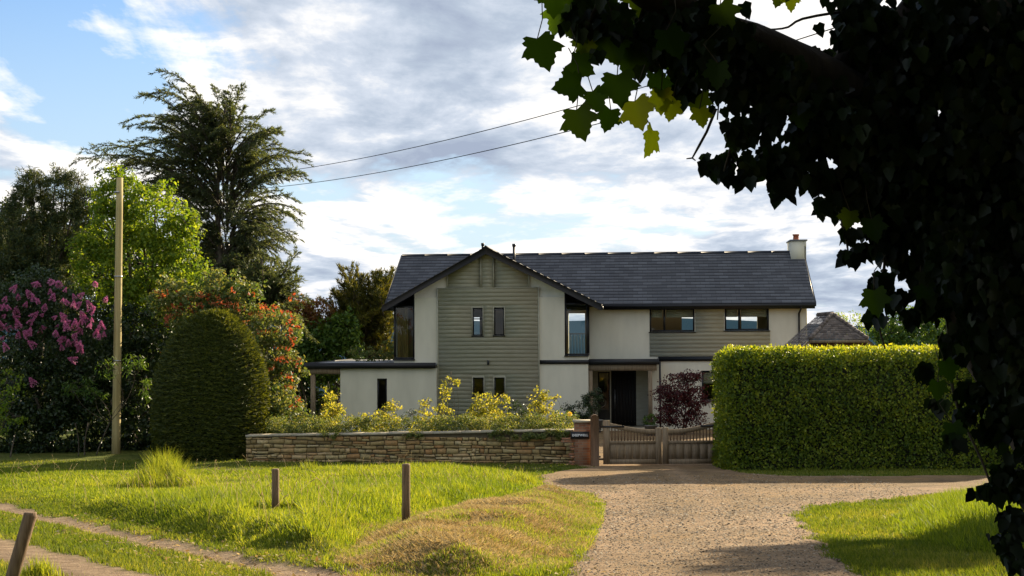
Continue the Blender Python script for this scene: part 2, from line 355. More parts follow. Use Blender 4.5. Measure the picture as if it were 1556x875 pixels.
# ------------------------------------------------------------------ ground, driveway, track
ax = np.concatenate([-np.geomspace(15, 6000, 34)[::-1], np.arange(-14.8, 16.3, 0.2), np.geomspace(16.5, 6000, 34)])
ay = np.concatenate([[-500, -200, -80, -40, -20, -10, -5, 0, 3, 5], np.arange(6, 48, 0.16), np.arange(48, 75, 0.6), np.geomspace(76, 8000, 46)])
XX, YY = np.meshgrid(ax, ay); ZZ = G(XX, YY); nx, ny = len(ax), len(ay)
wob = (fbm(XX, YY, 0.8, 9)-0.5)*0.5
dd = np.maximum(sdist(DRIVE, XX, YY), sdist(COURT, XX, YY))+wob
td = np.maximum(sdist(TRACK, XX, YY), sdist(TRACK2, XX, YY))+wob*0.8
near = (YY > 3) & (YY < 70)
soil = np.where(near, np.clip(td/0.25+0.5, 0, 1), 0)
soil = np.maximum(soil, np.where(near, np.clip(sdist(DEAD, XX, YY)/1.0+wob, 0, 1)*0.55, 0))
thin = gpoly([(380, 709), (820, 709), (820, 714), (380, 714)])
soil = np.maximum(soil, np.where(near, np.clip(1.2-np.abs(YY-thin[2][1]-.2)/0.35+wob, 0, 1)*(XX > -9)*(XX < 1)*0.7, 0))
def ok(m): return (m[:-1, :-1]+m[1:, :-1]+m[:-1, 1:]+m[1:, 1:])/4
face_drive = ok(dd) > -0.35
ids = np.arange(nx*ny).reshape(ny, nx)
quads = np.stack([ids[:-1, :-1], ids[:-1, 1:], ids[1:, 1:], ids[1:, :-1]], -1)
V = np.stack([XX, YY, ZZ], -1).reshape(-1, 3)
g = Geo(); farm = ok(YY) > 700; q = quads[~farm].reshape(-1, 4); g.raw(V, q.ravel(), np.full(len(q), 4), soil.ravel())
MAT['ground'] = ground_mat('grassy_ground', 'grass'); MAT['gravel'] = ground_mat('gravel', 'gravel')
tag(g.build('ground', MAT['ground'], smooth=True), 'grassy ground sloping gently down to the house, dirt track on the left', kind='structure')
gh = Geo(); q = quads[farm].reshape(-1, 4); gh.raw(V, q.ravel(), np.full(len(q), 4), soil.ravel())
tag(gh.build('hills', MAT['hills'], smooth=True), 'distant hills seen through the upstairs windows, haze blue put into their colour', kind='structure')
def submesh(mask, lift, name, mat, tint, label):
    q = quads[mask]; used = np.unique(q); rem = -np.ones(nx*ny, int); rem[used] = np.arange(len(used))
    v = V[used].copy(); v[:, 2] += lift.ravel()[used]; gg = Geo(); gg.raw(v, rem[q].ravel(), np.full(len(q), 4), tint.ravel()[used])
    return tag(gg.build(name, mat, smooth=True), label, kind='structure')
dt = 0.5+0.5*np.clip(1-dd/1.1, 0, 1)*np.clip(fbm(XX, YY, 1.3, 4)*2-.3, 0, 1)+0.28*np.clip((fbm(XX*.6, YY, 2.2, 7)-.5)*4, 0, 1)
xc = 1.5+(YY-13)*.083+.25*np.sin(YY*.25); rut = np.exp(-((np.abs(XX-xc)-.78)/.26)**2)*(YY < 45)*(YY > 6); dt = np.maximum(dt, .5+.42*rut*np.clip(fbm(XX, YY, .9, 15)*1.6-.1, 0, 1))
submesh(face_drive, np.clip(dd*0.35, -0.09, 0.02), 'driveway', MAT['gravel'], np.clip(dt, 0.5, 1), 'pale gravel drive running up to the wooden gate')

# ------------------------------------------------------------------ scatter helpers
def rand_dirs(n):
    v = rng.normal(size=(n, 3)); return v/np.linalg.norm(v, axis=1)[:, None]
def norm(v): return v/(np.linalg.norm(v, axis=-1, keepdims=True)+1e-12)
def frames(yd, zn):
    """rows x,y,z: y = leaf length direction, z ~ normal"""
    y = norm(yd); x = norm(np.cross(y, zn)); z = np.cross(x, y)
    return np.stack([x, y, z], 1)
KITE = ([(0, 0, 0), (.32, .42, .07), (0, 1, -.06), (-.32, .42, .07)], [(0, 1, 2), (0, 2, 3)])
NEED = ([(-.09, 0, 0), (.09, 0, 0), (.05, .6, .03), (0, 1, -.03), (-.05, .6, .03)], [(0, 1, 2, 3, 4)])
OVAL = ([(0, 0, 0), (.22, .2, .05), (.3, .5, .06), (.16, .82, 0), (0, 1, -.1), (-.16, .82, 0), (-.3, .5, .06), (-.22, .2, .05)], [(0, 1, 2, 3, 4), (0, 4, 5, 6, 7)])
IVY = ([(0, 0, 0), (.22, -.1, .02), (.5, .18, .05), (.34, .42, .03), (.3, .62, 0), (0, 1.02, -.1), (-.3, .62, 0), (-.34, .42, .03), (-.5, .18, .05), (-.22, -.1, .02)], [(0, 1, 2, 3, 4, 5), (0, 5, 6, 7, 8, 9)])
def sycamore():
    half = [(0, 0), (.12, -.05), (.30, -.14), (.44, -.10), (.40, .0), (.52, .06), (.48, .16), (.42, .20), (.56, .32), (.70, .50), (.58, .50), (.54, .60), (.42, .56), (.34, .58), (.34, .70), (.26, .74), (.24, .86), (.12, .90), (0, 1.06)]
    v = [(x, y, .10*abs(x)-.12*y*y) for x, y in half]+[(-x, y, .10*abs(x)-.12*y*y) for x, y in half[1:-1]]
    n = len(half); fs = [tuple(range(n)), (0,)+(n-1,)+tuple(n+i for i in range(n-3, -1, -1))]
    return v, fs
SYC = sycamore()
LAPPED = LEAF
def clumps(g, centres, radii, per, size, tmpl=KITE, tint=(0, 1), droop=0.25, sq=(1, 1, 1), sj=0.3, up=0.0):
    """leaves gathered round clump centres; outward facing"""
    n = len(centres)*per
    c = np.repeat(np.asarray(centres), per, 0); r = np.repeat(np.asarray(radii), per)
    ctint = np.repeat(rng.uniform(-.15, .15, len(centres)), per)
    d = rand_dirs(n); rr = rng.random(n)**0.45
    pos = c+d*(r*rr)[:, None]*np.array(sq)
    nrm = norm(d+rand_dirs(n)*0.7+[0, 0, up]); yd = norm(np.cross(nrm, rand_dirs(n)))+np.array([0, 0, -droop])
    s = size*(1+sj*(rng.random(n)*2-1))
    t = np.clip(rng.uniform(tint[0], tint[1], n)+ctint, 0, 1)
    g.stamp(tmpl[0], tmpl[1], pos, frames(yd, nrm), s, t)
def blob_clumps(blobs, dens, cr, shell=0.55, bottom=-1.0):
    """sub-clump centres on the outer parts of ellipsoid blobs [(c, (rx,ry,rz))]"""
    out = []; rad = []
    for c, rr in blobs:
        rr = np.array(rr, float); area = 4*np.pi*(rr.prod()**(2/3)); m = max(3, int(area*dens))
        d = rand_dirs(m); d = d[d[:, 2] > bottom]; k = shell+(1-shell)*rng.random(len(d))**0.6
        k *= 1+0.10*rng.normal(size=len(d))
        out.append(np.array(c)+d*rr*k[:, None]); rad.append(cr*rng.uniform(.6, 1.35, len(d)))
    return np.vstack(out), np.concatenate(rad)
def pxblobs(spec, Y):
    """(px, py, r_px[, squash_z[, dy]]) -> world ellipsoids"""
    out = []
    for s in spec:
        px, py, r = s[:3]; sq = s[3] if len(s) > 3 else 1.0; dy = s[4] if len(s) > 4 else 0.0
        c = P(px, py, Y+dy); rm = r*(Y+dy)/F; out.append((c, (rm, rm*0.95, rm*sq)))
    return out
def curve(a, b, bend=(0, 0, 0), n=8):
    a = np.asarray(a, float); b = np.asarray(b, float); t = np.linspace(0, 1, n)[:, None]
    return a+(b-a)*t+np.array(bend)*(4*t*(1-t))
def broadleaf(name, base, blobs, label, cat, mat, leaf, dens=6, cr=.32, per=26, tmpl=KITE, trunk_r=.18, group=None, tint=(0, 1), sq=(1, 1, .7), droop=.25, shell=.55, crown='crown', stems=1, fork=.45, up=0.2, bottom=-1, twigs=True):
    base = np.array(base, float); t = thing(name, base, label, cat, group)
    cc = np.array([b[0] for b in blobs]); top = cc.mean(0)
    g = Geo()
    for sidx in range(stems):
        off = np.array([rng.uniform(-.3, .3), rng.uniform(-.3, .3), 0])*(stems > 1)
        fk = base+off*2+(top-base)*fork; fk[2] = base[2]+(top[2]-base[2])*fork
        g.tube(curve(base+off-[0, 0, .1], fk, rng.normal(size=3)*.08*np.linalg.norm(fk-base)*[1, 1, 0]*.6), np.linspace(trunk_r, trunk_r*.65, 8), 8, rough=.15)
    for c, rr in blobs:
        g.tube(curve(fk, c, rng.normal(size=3)*.25*[1, 1, .3]), np.linspace(trunk_r*.5, trunk_r*.12, 8), 6)
        if twigs:
            for _ in range(5):
                e = np.array(c)+rand_dirs(1)[0]*np.array(rr)*.85; g.tube(curve(c, e, rng.normal(size=3)*.1, 5), np.linspace(trunk_r*.14, .008, 5), 4)
    g.build('trunk' if trunk_r > .06 else 'stems', MAT['bark'], t, smooth=True)
    ct, rd = blob_clumps(blobs, dens, cr, shell, bottom)
    g2 = Geo(); clumps(g2, ct, rd, per, leaf, tmpl, tint, droop, sq, up=up)
    g2.build(crown, mat, t)
    return t

# ------------------------------------------------------------------ the house (own frame: u along the front, w into depth, z up)
YAW = R(5); HO = np.array([5.98, 62.0]); EU = np.array([math.cos(YAW), -math.sin(YAW)]); EW = np.array([math.sin(YAW), math.cos(YAW)])
def H(u, w, z):
    p = HO+EU*u+EW*w; return (p[0], p[1], z)
def hp(px, py, w):
    d = ray(px, py); c = HO+EW*w
    # point on plane (p-c).EW=0
    t = np.dot(c, EW)/np.dot(d[:2], EW); p = d[:2]*t
    return float(np.dot(p-c, EU)), float(ZC+d[2]*t)
def U(px, w, py=505): return hp(px, py, w)[0]
def Zp(py, w, px=900): return hp(px, py, w)[1]
house = thing('house', H(0, 0, 0), 'modern cream rendered house with sage boarding, slate roof and forward gable', 'house')
def wall_open(g, u0, u1, z0, z1, w, th, holes, f=H):
    """wall in the u-z plane, front face at w, back at w+th, rectangular holes (u0,u1,z0,z1)"""
    us = sorted({u0, u1}|{min(max(a, u0), u1) for h in holes for a in h[:2]}); zs = sorted({z0, z1}|{min(max(a, z0), z1) for h in holes for a in h[2:]})
    solid = lambda i, j: 0 <= i < len(us)-1 and 0 <= j < len(zs)-1 and not any(h[0] < (us[i]+us[i+1])/2 < h[1] and h[2] < (zs[j]+zs[j+1])/2 < h[3] for h in holes)
    for i in range(len(us)-1):
        for j in range(len(zs)-1):
            if not solid(i, j): continue
            a, b, c, d = us[i], us[i+1], zs[j], zs[j+1]; e = w+th
            g.faces([f(a, w, c), f(b, w, c), f(b, w, d), f(a, w, d)], [(0, 1, 2, 3)])
            g.faces([f(a, e, c), f(b, e, c), f(b, e, d), f(a, e, d)], [(3, 2, 1, 0)])
            if not solid(i-1, j): g.faces([f(a, w, c), f(a, w, d), f(a, e, d), f(a, e, c)], [(0, 1, 2, 3)])
            if not solid(i+1, j): g.faces([f(b, w, c), f(b, e, c), f(b, e, d), f(b, w, d)], [(0, 1, 2, 3)])
            if not solid(i, j-1): g.faces([f(a, w, c), f(a, e, c), f(b, e, c), f(b, w, c)], [(0, 1, 2, 3)])
            if not solid(i, j+1): g.faces([f(a, w, d), f(b, w, d), f(b, e, d), f(a, e, d)], [(0, 1, 2, 3)])
def hbox(g, u0, u1, w0, w1, z0, z1): return g.box(u0, u1, w0, w1, z0, z1, H)
def rectpx(x0, x1, y0, y1, w):
    a = hp(x0, (y0+y1)/2, w)[0]; b = hp(x1, (y0+y1)/2, w)[0]; xm = (x0+x1)/2
    return (a, b, hp(xm, y1, w)[1], hp(xm, y0, w)[1])
def window(parent, r, w, label=None, cols=(0.5,), rows=(), fw=.07, sill=True, blind=0, name='window', curtain=None):
    """frame recessed in the hole r, pane, sill; cols/rows = fractions of dividing bars"""
    u0, u1, z0, z1 = r; e = .004; g = Geo(); d0, d1 = w+.05, w+.11
    hbox(g, u0+e, u0+fw, d0, d1, z0+e, z1-e); hbox(g, u1-fw, u1-e, d0, d1, z0+e, z1-e)
    hbox(g, u0+fw, u1-fw, d0, d1, z1-fw, z1-e); hbox(g, u0+fw, u1-fw, d0, d1, z0+e, z0+fw)
    for c in cols: m = u0+(u1-u0)*c; hbox(g, m-fw*.6, m+fw*.6, d0-.006, d1-.004, z0+fw, z1-fw)
    for c in rows: m = z0+(z1-z0)*c; hbox(g, u0+fw, u1-fw, d0-.003, d1-.008, m-fw*.45, m+fw*.45)
    o = g.build(name, MAT['black'], parent)
    if label: tag(o, label)
    g = Geo(); g.faces([H(u0+fw, w+.08, z0+fw), H(u1-fw, w+.08, z0+fw), H(u1-fw, w+.08, z1-fw), H(u0+fw, w+.08, z1-fw)], [(0, 1, 2, 3)]); g.build('pane', MAT['glass'], o)
    if sill:
        g = Geo(); hbox(g, u0-.04, u1+.04, w-.07, w+.05, z0-.045, z0-.002); g.build('sill', MAT['black'], o)
    if blind:
        g = Geo(); cs = [0]+list(cols)+[1]
        for a, b in zip(cs[:-1], cs[1:]):
            for k in range(4):
                zt = z1-fw-.01-k*blind/4; hbox(g, u0+(u1-u0)*a+fw*1.1, u0+(u1-u0)*b-fw*1.1, w+.15-.012*k, w+.165-.012*k, zt-blind/4, zt)
        g.build('blind', MAT['blind'], o)
    if curtain:
        g = Geo(); a, b = curtain; n = 22; us = np.linspace(u0+(u1-u0)*a, u0+(u1-u0)*b, n)
        v = [H(u, w+.22+.03*math.sin(i*1.9), z) for z in (z0+.05, z1-.05) for i, u in enumerate(us)]
        g.faces(v, [(i, i+1, n+i+1, n+i) for i in range(n-1)]); g.build('curtain', MAT['curtain'], o)
    return o
WG, WL, WB = -1.6, -1.95, 7.9                       # front planes: gable, low wing, inside of the back wall
z_eave = Zp(462, -0.42, 1000); z_ridge = Zp(386, 4.0, 900); u_l = U(600, 0); u_r = U(1225, 0)
rs = (z_ridge-z_eave)/4.42                          # main roof slope
# openings
r1 = rectpx(987, 1055.5, 467.5, 504, 0); r2 = rectpx(1101, 1168.5, 466.5, 502, 0)
r3 = rectpx(1066, 1108, 563, 609, 0)
gw = [rectpx(718, 733.5, 467.5, 510, WG-.06), rectpx(750.5, 766, 467, 509.5, WG-.06), rectpx(718.5, 735, 573.5, 602, WG-.06), rectpx(751, 767, 573.5, 602, WG-.06)]
u_gl, u_gr = U(598.5, WG), U(893.5, WG); ug0, ug1 = U(630, WG), U(858, WG)
z_band = Zp(550, WG, 850)
apexU, apexZ = hp(738, 376, WG-.5); lU, lZ = hp(581, 465, WG-.5); rU, rZ = hp(914, 463, WG-.5)
def zgab(u): return apexZ-(apexU-u)*(apexZ-lZ)/(apexU-lU) if u < apexU else apexZ-(u-apexU)*(apexZ-rZ)/(rU-apexU)
th = .3
# --- walls of the main range
g = Geo(); zw = z_eave-.16+.42*rs
ent = (U(897, 0), U(985, 0), -0.05, Zp(561, 0, 940))
wall_open(g, u_gr, u_r, -.3, z_eave-.02, 0, th, [r1, r2, r3, ent])
bk = [rectpx(1036, 1056, 481.5, 508, WB), rectpx(1102, 1123, 481, 504, WB), rectpx(1126.5, 1151, 481, 504, WB), rectpx(864, 889, 476, 545, WB), (rectpx(716, 729, 482, 514, WB))]
bk = [(a, b, min(c, 9), d) for a, b, c, d in bk]
g.build('wall', MAT['render'], house); g = Geo(); wall_open(g, u_l, u_r, -.3, z_eave-.02, WB, th, bk)
g.build('back_wall', MAT['render'], house)
g = Geo()                                           # end walls with their gables under the roof
for ue in (u_l, u_r-th):
    g.prism([(0.303 if ue > u_l else -.0, -.3), (WB-.003, -.3), (WB-.003, z_eave-.1), (4.0, z_ridge-.14), (0.303, z_eave-.1)], ue, ue+th, lambda p, q, h: H(h, p, q)); g.build('end_wall', MAT['render'], house); g = Geo()

# --- forward gable: rendered front with glazed corners
g = Geo()
zg0 = z_band-.1
poly_top = lambda a, b: [(a, zgab(a)-.13)]+([(apexU, apexZ-.13)] if a < apexU < b else [])+[(b, zgab(b)-.13)]
zc = min(zgab(ug0), zgab(ug1))-.35
wall_open(g, ug0, ug1, -.3, zc, WG, th, [(a, b, c, d) for a, b, c, d in gw])
g.prism([(ug1, zc), (ug0, zc)]+poly_top(ug0, ug1), WG, WG+th, lambda p, q, h: H(p, h, q))
wall_open(g, ug1, u_gr, -.3, Zp(541, WG, 875), WG, th, [])
wall_open(g, u_gl, ug0, -.3, Zp(546, WG, 615), WG, th, [])
hbox(g, u_gr-th, u_gr, WG+th, 0, -.3, Zp(541, WG, 875))
hbox(g, u_gl, u_gl+th, WG+th, 3.0, -.3, Zp(546, WG, 615))
g.build('gable_wall', MAT['render'], house)
# --- lapped boards
def boards(name, u0, u1, z0, z1, w, holes=(), pitch=.163, label=None, topf=None, trim=True):
    g = Geo(); z = z0
    while z < z1-.02:
        zt = min(z+pitch, z1); hs = [h for h in holes if h[2]-.03 < zt-.02 and h[3]+.03 > z+.02]; segs = [(u0, u1)]
        for h in hs:
            segs = [s2 for s1 in segs for s2 in ((s1[0], min(s1[1], h[0]-.03)), (max(s1[0], h[1]+.03), s1[1])) if s2[1]-s2[0] > .01]
        for a, b in segs:
            if topf:
                aa, bb = a, b
                while aa < bb and topf(aa) < z+.06: aa += .02
                while bb > aa and topf(bb) < z+.06: bb -= .02
                if bb-aa < .05: continue
                a, b = aa, bb
            v = [H(a, w-.034, z), H(b, w-.034, z), H(b, w-.012, zt), H(a, w-.012, zt), H(a, w-.001, z), H(b, w-.001, z), H(b, w-.001, zt), H(a, w-.001, zt)]
            g.faces(v, [(0, 1, 2, 3), (0, 4, 5, 1), (0, 3, 7, 4), (1, 5, 6, 2)], rng.random())
        z += pitch
    o = g.build(name, MAT['clad'], house)
    if label: tag(o, label)
    return o
cu0, cu1 = U(666, WG-.06), U(818, WG-.06); cz0, cz1 = 0.0, Zp(438.5, WG-.06, 740)
g = Geo(); wall_open(g, cu0, cu1, cz0, cz1, WG-.06, .057, gw); 
tw = .045
hbox(g, cu0-tw, cu0, WG-.10, WG-.003, cz0, cz1+.04); hbox(g, cu1, cu1+tw, WG-.10, WG-.003, cz0, cz1+.04); hbox(g, cu0, cu1, WG-.11, WG-.003, cz1, cz1+.04)
gu0, gu1 = U(679, WG), U(805.5, WG); ctop = lambda u: zgab(u)-.16
hbox(g, gu1-.05, gu1, WG-.06, WG-.003, cz1+.05, ctop(gu1)); hbox(g, gu0, gu0+.05, WG-.06, WG-.003, cz1+.05, ctop(gu0))
ku0, ku1 = U(731.5, WG), U(750.5, WG)
hbox(g, ku0-.03, ku0+.02, WG-.13, WG-.04, cz1+.045, ctop(ku0)); hbox(g, ku1-.02, ku1+.03, WG-.13, WG-.04, cz1+.045, ctop(ku1))
for h in gw:
    hbox(g, h[0]-.03, h[0]-.002, WG-.105, WG-.06, h[2]-.02, h[3]+.03); hbox(g, h[1]+.002, h[1]+.03, WG-.105, WG-.06, h[2]-.02, h[3]+.03)
g.build('cladding_trim', MAT['clad'], house)
boards('cladding', cu0, cu1, cz0, cz1, WG-.062, gw)
boards('cladding', gu0+.05, ku0-.03, cz1+.045, apexZ, WG-.002, topf=ctop); boards('cladding', ku1+.03, gu1-.05, cz1+.045, apexZ, WG-.002, topf=ctop)
boards('cladding', ku0+.02, ku1-.02, cz1+.045, min(ctop(ku0), ctop(ku1)), WG-.07)
cb0, cb1 = U(987, 0), U(1170, 0)
boards('cladding', cb0, cb1, Zp(541, 0, 1080), z_eave-.1, -.002, [r1, r2])
# --- windows
window(house, r1, 0, 'wide black upstairs window left of the boarding with a cream blind', (0.33,), blind=.32)
window(house, r2, 0, 'wide black upstairs window near the chimney end with a cream blind', (0.33,), blind=.32)
window(house, r3, 0, 'downstairs window half hidden by the hedge', (), blind=.45)
for i, h in enumerate(gw): window(house, h, WG-.1 if i < 0 else WG-.06, None, (), rows=(.6,) if i == 0 else (), fw=.05)
def corner_window(u0, u1, side, cur):
    z0 = Zp(545 if side < 0 else 540, WG, 800); a = thing  # glazed corner: front frame, pane, side pane
    g = Geo(); f = .07; za, zb = zgab(u0)-.2, zgab(u1)-.2
    fr = lambda ua, ub, w0, w1, q0, q1: hbox(g, ua, ub, w0, w1, q0, q1)
    fr(u0, u1, WG+.02, WG+.09, z0, z0+f); fr(u0, u0+f, WG+.021, WG+.091, z0+f, za); fr(u1-f, u1, WG+.021, WG+.091, z0+f, zb)
    uo = u0 if side < 0 else u1-f; zt = min(za, zb)
    fr(u0+f, u1-f, WG+.022, WG+.092, zt-f, zt)
    hbox(g, uo, uo+f, WG+.1, -.1, z0, z0+f); hbox(g, uo, uo+f, WG+.1, -.1, zt-f, zt); hbox(g, uo, uo+f, -.17, -.1, z0+f, zt-f)
    hbox(g, u0-.02, u1+.02, WG-.08, WG+.02, z0-.05, z0-.004)
    o = g.build('corner_window', MAT['black'], house)
    tag(o, 'tall glazed corner window at the left end of the gable' if side < 0 else 'tall glazed corner window above the porch')
    g = Geo(); g.faces([H(u0+f, WG+.06, z0+f), H(u1-f, WG+.06, z0+f), H(u1-f, WG+.06, zt-f), H(u0+f, WG+.06, zt-f)], [(0, 1, 2, 3)])
    um = uo+f/2; g.faces([H(um, WG+.1, z0+f), H(um, -.17, z0+f), H(um, -.17, zt-f), H(um, WG+.1, zt-f)], [(0, 1, 2, 3)]); g.build('pane', MAT['glass'], o)
    if cur:
        g = Geo(); n = 16; us = np.linspace(u0+.1, u1-.3, n); v = [H(u, WG+.25+.03*math.sin(i*1.9), z) for z in (z0+.05, zt) for i, u in enumerate(us)]
        g.faces(v, [(i, i+1, n+i+1, n+i) for i in range(n-1)]); g.build('curtain', MAT['curtain'], o)
corner_window(u_gl, ug0-.003, -1, True); corner_window(ug1+.003, u_gr, 1, False)
# --- slated roofs: lapped courses with UVs
def slates(pts, name, label=None, course=.30):
    """pts: eave-left, eave-right, ridge-right, ridge-left in house coordinates (u,w,z)"""
    A, B, Cc, D = [np.array(p, float) for p in pts]; n = int(round(np.linalg.norm(D-A)/course)); g = Geo(); uv = []
    nv = np.cross(B-A, D-A); nv /= np.linalg.norm(nv); nv = nv if nv[2] > 0 else -nv
    l0 = np.linalg.norm(B-A); sl_ = np.linalg.norm(D-A)
    for i in range(n):
        a = i/n; b = min((i+1.04)/n, 1); p = [A+(D-A)*a+nv*.032, B+(Cc-B)*a+nv*.032, B+(Cc-B)*b+nv*.012, A+(D-A)*b+nv*.012, A+(D-A)*a+nv*.004, B+(Cc-B)*a+nv*.004]
        g.faces([H(*q) for q in p], [(0, 1, 2, 3), (4, 5, 1, 0)])
        o_ = (i % 2)*0.0
        for (x, y) in ((0, a), (l0, a), (l0, b*.999), (0, b*.999), (0, a), (l0, a), (l0, a), (0, a)): uv.append((x+o_, y*n*0.30+.002))
    k = [A, B, Cc, D]; t_ = .11
    g.faces([H(*q) for q in [x+nv*.003 for x in k]+[x-nv*t_ for x in k]], [(0, 1, 2, 3), (7, 6, 5, 4), (0, 4, 5, 1), (1, 5, 6, 2), (2, 6, 7, 3), (3, 7, 4, 0)])
    uv += [(0, 0)]*24
    o = g.build(name, MAT['slate'], house); ul = o.data.uv_layers.new(name='uv')
    if len(ul.data) == len(uv): ul.data.foreach_set('uv', np.array(uv, np.float32).ravel())
    else: print('UV MISMATCH', len(ul.data), len(uv))
    if label: tag(o, label)
    return o
uR0, uR1 = U(611.5, 4), U(1221.5, 4)
main_roof = slates([(uR0, -.42, z_eave), (uR1, -.42, z_eave), (uR1, 4, z_ridge), (uR0, 4, z_ridge)], 'roof', 'long slate slope over the main range')
slates([(uR0, 8.5, z_eave), (uR1, 8.5, z_eave), (uR1, 4, z_ridge), (uR0, 4, z_ridge)], 'roof')
zr = apexZ+.02
slates([(lU, 3.9, lZ), (lU, WG-.52, lZ), (apexU, WG-.52, zr), (apexU, 3.9, zr)], 'roof')
slates([(rU, 3.9, rZ), (rU, WG-.52, rZ), (apexU, WG-.52, zr), (apexU, 3.9, zr)], 'roof')
g = Geo(); n = 17                                    # ridge tiles
for i in range(n):
    a = uR0+(uR1-.35-uR0)*i/n; b = uR0+(uR1-.35-uR0)*(i+1)/n-.003; k = .002*(i % 2)
    g.prism([(3.86, z_ridge-.05), (4.0, z_ridge+.075+k), (4.14, z_ridge-.05)], a, b, lambda p, q, h: H(h, p, q))
g.prism([(apexU-.13, zr-.03), (apexU+.13, zr-.03), (apexU, zr+.075)], WG-.53, 3.8, lambda p, q, h: H(p, h, q))
g.build('ridge_tiles', MAT['slate'], house)
g = Geo()                                            # black verge boards and soffit of the gable
for (ua, za, sgn) in ((lU, lZ, 1), (rU, rZ, -1)):
    g.prism([(ua, za+.02), (ua, za-.24), (apexU, apexZ-.26), (apexU, apexZ+.02)], WG-.56, WG-.515, lambda p, q, h: H(p, h, q))
g.build('verge_board', MAT['soffit'], house)
g = Geo()
for (ua, za) in ((lU, lZ), (rU, rZ)):
    e = .05 if ua < apexU else -.05
    g.prism([(ua+e, za-.14), (ua+e, za-.17), (apexU, apexZ-.17), (apexU, apexZ-.14)], WG-.51, WG-.003, lambda p, q, h: H(p, h, q))
hbox(g, rU-.2, uR1, -.40, -.02, z_eave-.20, z_eave-.13)
g.build('soffit', MAT['soffit'], house)
g = Geo(); hbox(g, rU-.1, uR1+.03, -.53, -.43, z_eave-.13, z_eave-.02); hbox(g, rU-.1, uR1, -.425, -.402, z_eave-.22, z_eave-.05); g.build('gutter', MAT['black'], house)
g = Geo(); g.box(lU-.05, lU+.03, WG-.5, 2, lZ-.16, lZ-.05, H); g.build('gutter', MAT['black'], house); g = Geo(); g.box(rU-.03, rU+.05, WG-.5, -.6, rZ-.16, rZ-.05, H); g.build('gutter', MAT['black'], house)
g = Geo(); ud = U(1214.5, -.1); zt = z_eave-.1
g.tube([H(ud+.05, -.45, zt), H(ud+.05, -.42, zt-.12), H(ud, -.09, zt-.3), H(ud, -.08, zt-.5), H(ud, -.08, 0)], .04, 8); g.build('downpipe', MAT['black'], house, smooth=True)
# lead line on the right verge, verge trims on main roof ends
g = Geo()
for uu, dx in ((uR0, -.05), (uR1, .0)):
    a0 = uu+dx
    g = Geo(); g.prism([(-.44, z_eave+.03), (4, z_ridge+.035), (4, z_ridge-.11), (-.44, z_eave-.115)], a0, a0+.05, lambda p, q, h: H(h, p, q)); g.build('verge_trim', MAT['black'], house)
# chimney
g = Geo(); uc0, uc1 = U(1203.5, 3.3), U(1226.5, 3.3); zc1 = Zp(366, 3.3, 1212)
hbox(g, uc0, uR1-.005, 3.3, 5.0, z_ridge-.6, zc1); hbox(g, uR1+.052, uc1, 3.3, 5.0, 0, zc1); hbox(g, uR1-.005, uR1+.052, 3.3, 5.0, z_ridge+.2, zc1)
ch = g.build('chimney', MAT['render'], house)
g = Geo(); hbox(g, uc0-.05, uc1+.05, 3.25, 5.05, zc1+.001, zc1+.06); g.build('chimney_cap', MAT['lead'], ch)
g = Geo(); upot = U(1211, 4); zz0 = zc1+.06
pc = lambda z: H(upot, 4.0, z)
g.tube([pc(zz0), pc(zz0+.04), pc(zz0+.06), pc(zz0+.2), pc(zz0+.21), pc(zz0+.27)], [.15, .15, .125, .115, .14, .15], 14); g.build('chimney_pot', MAT['terracotta'], ch, smooth=True)
# flues
g = Geo(); a = hp(733.5, 375, WG+1); g.tube([H(a[0], WG+1, zr-.25), H(a[0], WG+1, zr+.14)], .05, 10); g.tube([H(a[0], WG+1, zr+.14), H(a[0], WG+1, zr+.25)], .07, 10); tag(g.build('flue_pipe', MAT['black'], house), 'short black vent on the gable apex')
g = Geo(); b = hp(781, 371, 2.8); zb = z_ridge-1.2*rs
g.tube([H(b[0], 2.8, zb-.1), H(b[0], 2.8, b[1]-.1)], .06, 10); g.tube([H(b[0], 2.8, b[1]-.1), H(b[0], 2.8, b[1]+.02)], .085, 10); g.tube([H(b[0], 2.8, zb), H(b[0], 2.8, zb+.1)], [.16, .07], 10); tag(g.build('flue_pipe', MAT['black'], house), 'tall black flue rising through the main roof')
# --- low wing on the left with flat roof and open carport corner
la, lb = U(517, WL), cu0-tw-.004; zf1 = Zp(552, WL-.1, 560); zf0 = zf1-.21
lw = rectpx(573, 588, 575, 622, WL); ls = U(463, WL-.15)
g = Geo(); wall_open(g, la, lb, -.3, zf0, WL, th, [lw]); hbox(g, la, la+th, WL+th, 6, -.3, zf0); g.build('wing_wall', MAT['render'], house)
window(house, lw, WL, 'narrow tall window in the low flat-roofed wing', (), fw=.06, curtain=None)
g = Geo(); hbox(g, ls, lb, WL-.16, WL-.12, zf0, zf1+.02); hbox(g, ls-.04, ls, WL-.16, 8, zf0, zf1+.02); g.build('fascia', MAT['black'], house)
g = Geo(); hbox(g, ls, u_gl-.003, WL-.119, 8, zf1-.12, zf1-.02); hbox(g, u_gl, cu0-.06, WL-.119, WG-.004, zf1-.12, zf1-.02); g.build('flat_roof', MAT['felt'], house)
g = Geo(); hbox(g, ls+.06, la-.003, WL-.08, WL+.1, zf0-.22, zf0-.003); hbox(g, ls+.08, ls+.24, WL+.1, 6, zf0-.2, zf0-.004); g.build('carport_beam', MAT['oak'], house)
pu = U(475.5, WL)
g = Geo(); hbox(g, pu-.09, pu+.09, WL-.06, WL+.1, 0, zf0-.221); g.build('carport_post', MAT['oak'], house)
g = Geo(); hbox(g, ls, la, 6.0, 6.2, -.3, zf0-.01); g.build('carport_back_wall', MAT['shed'], house)
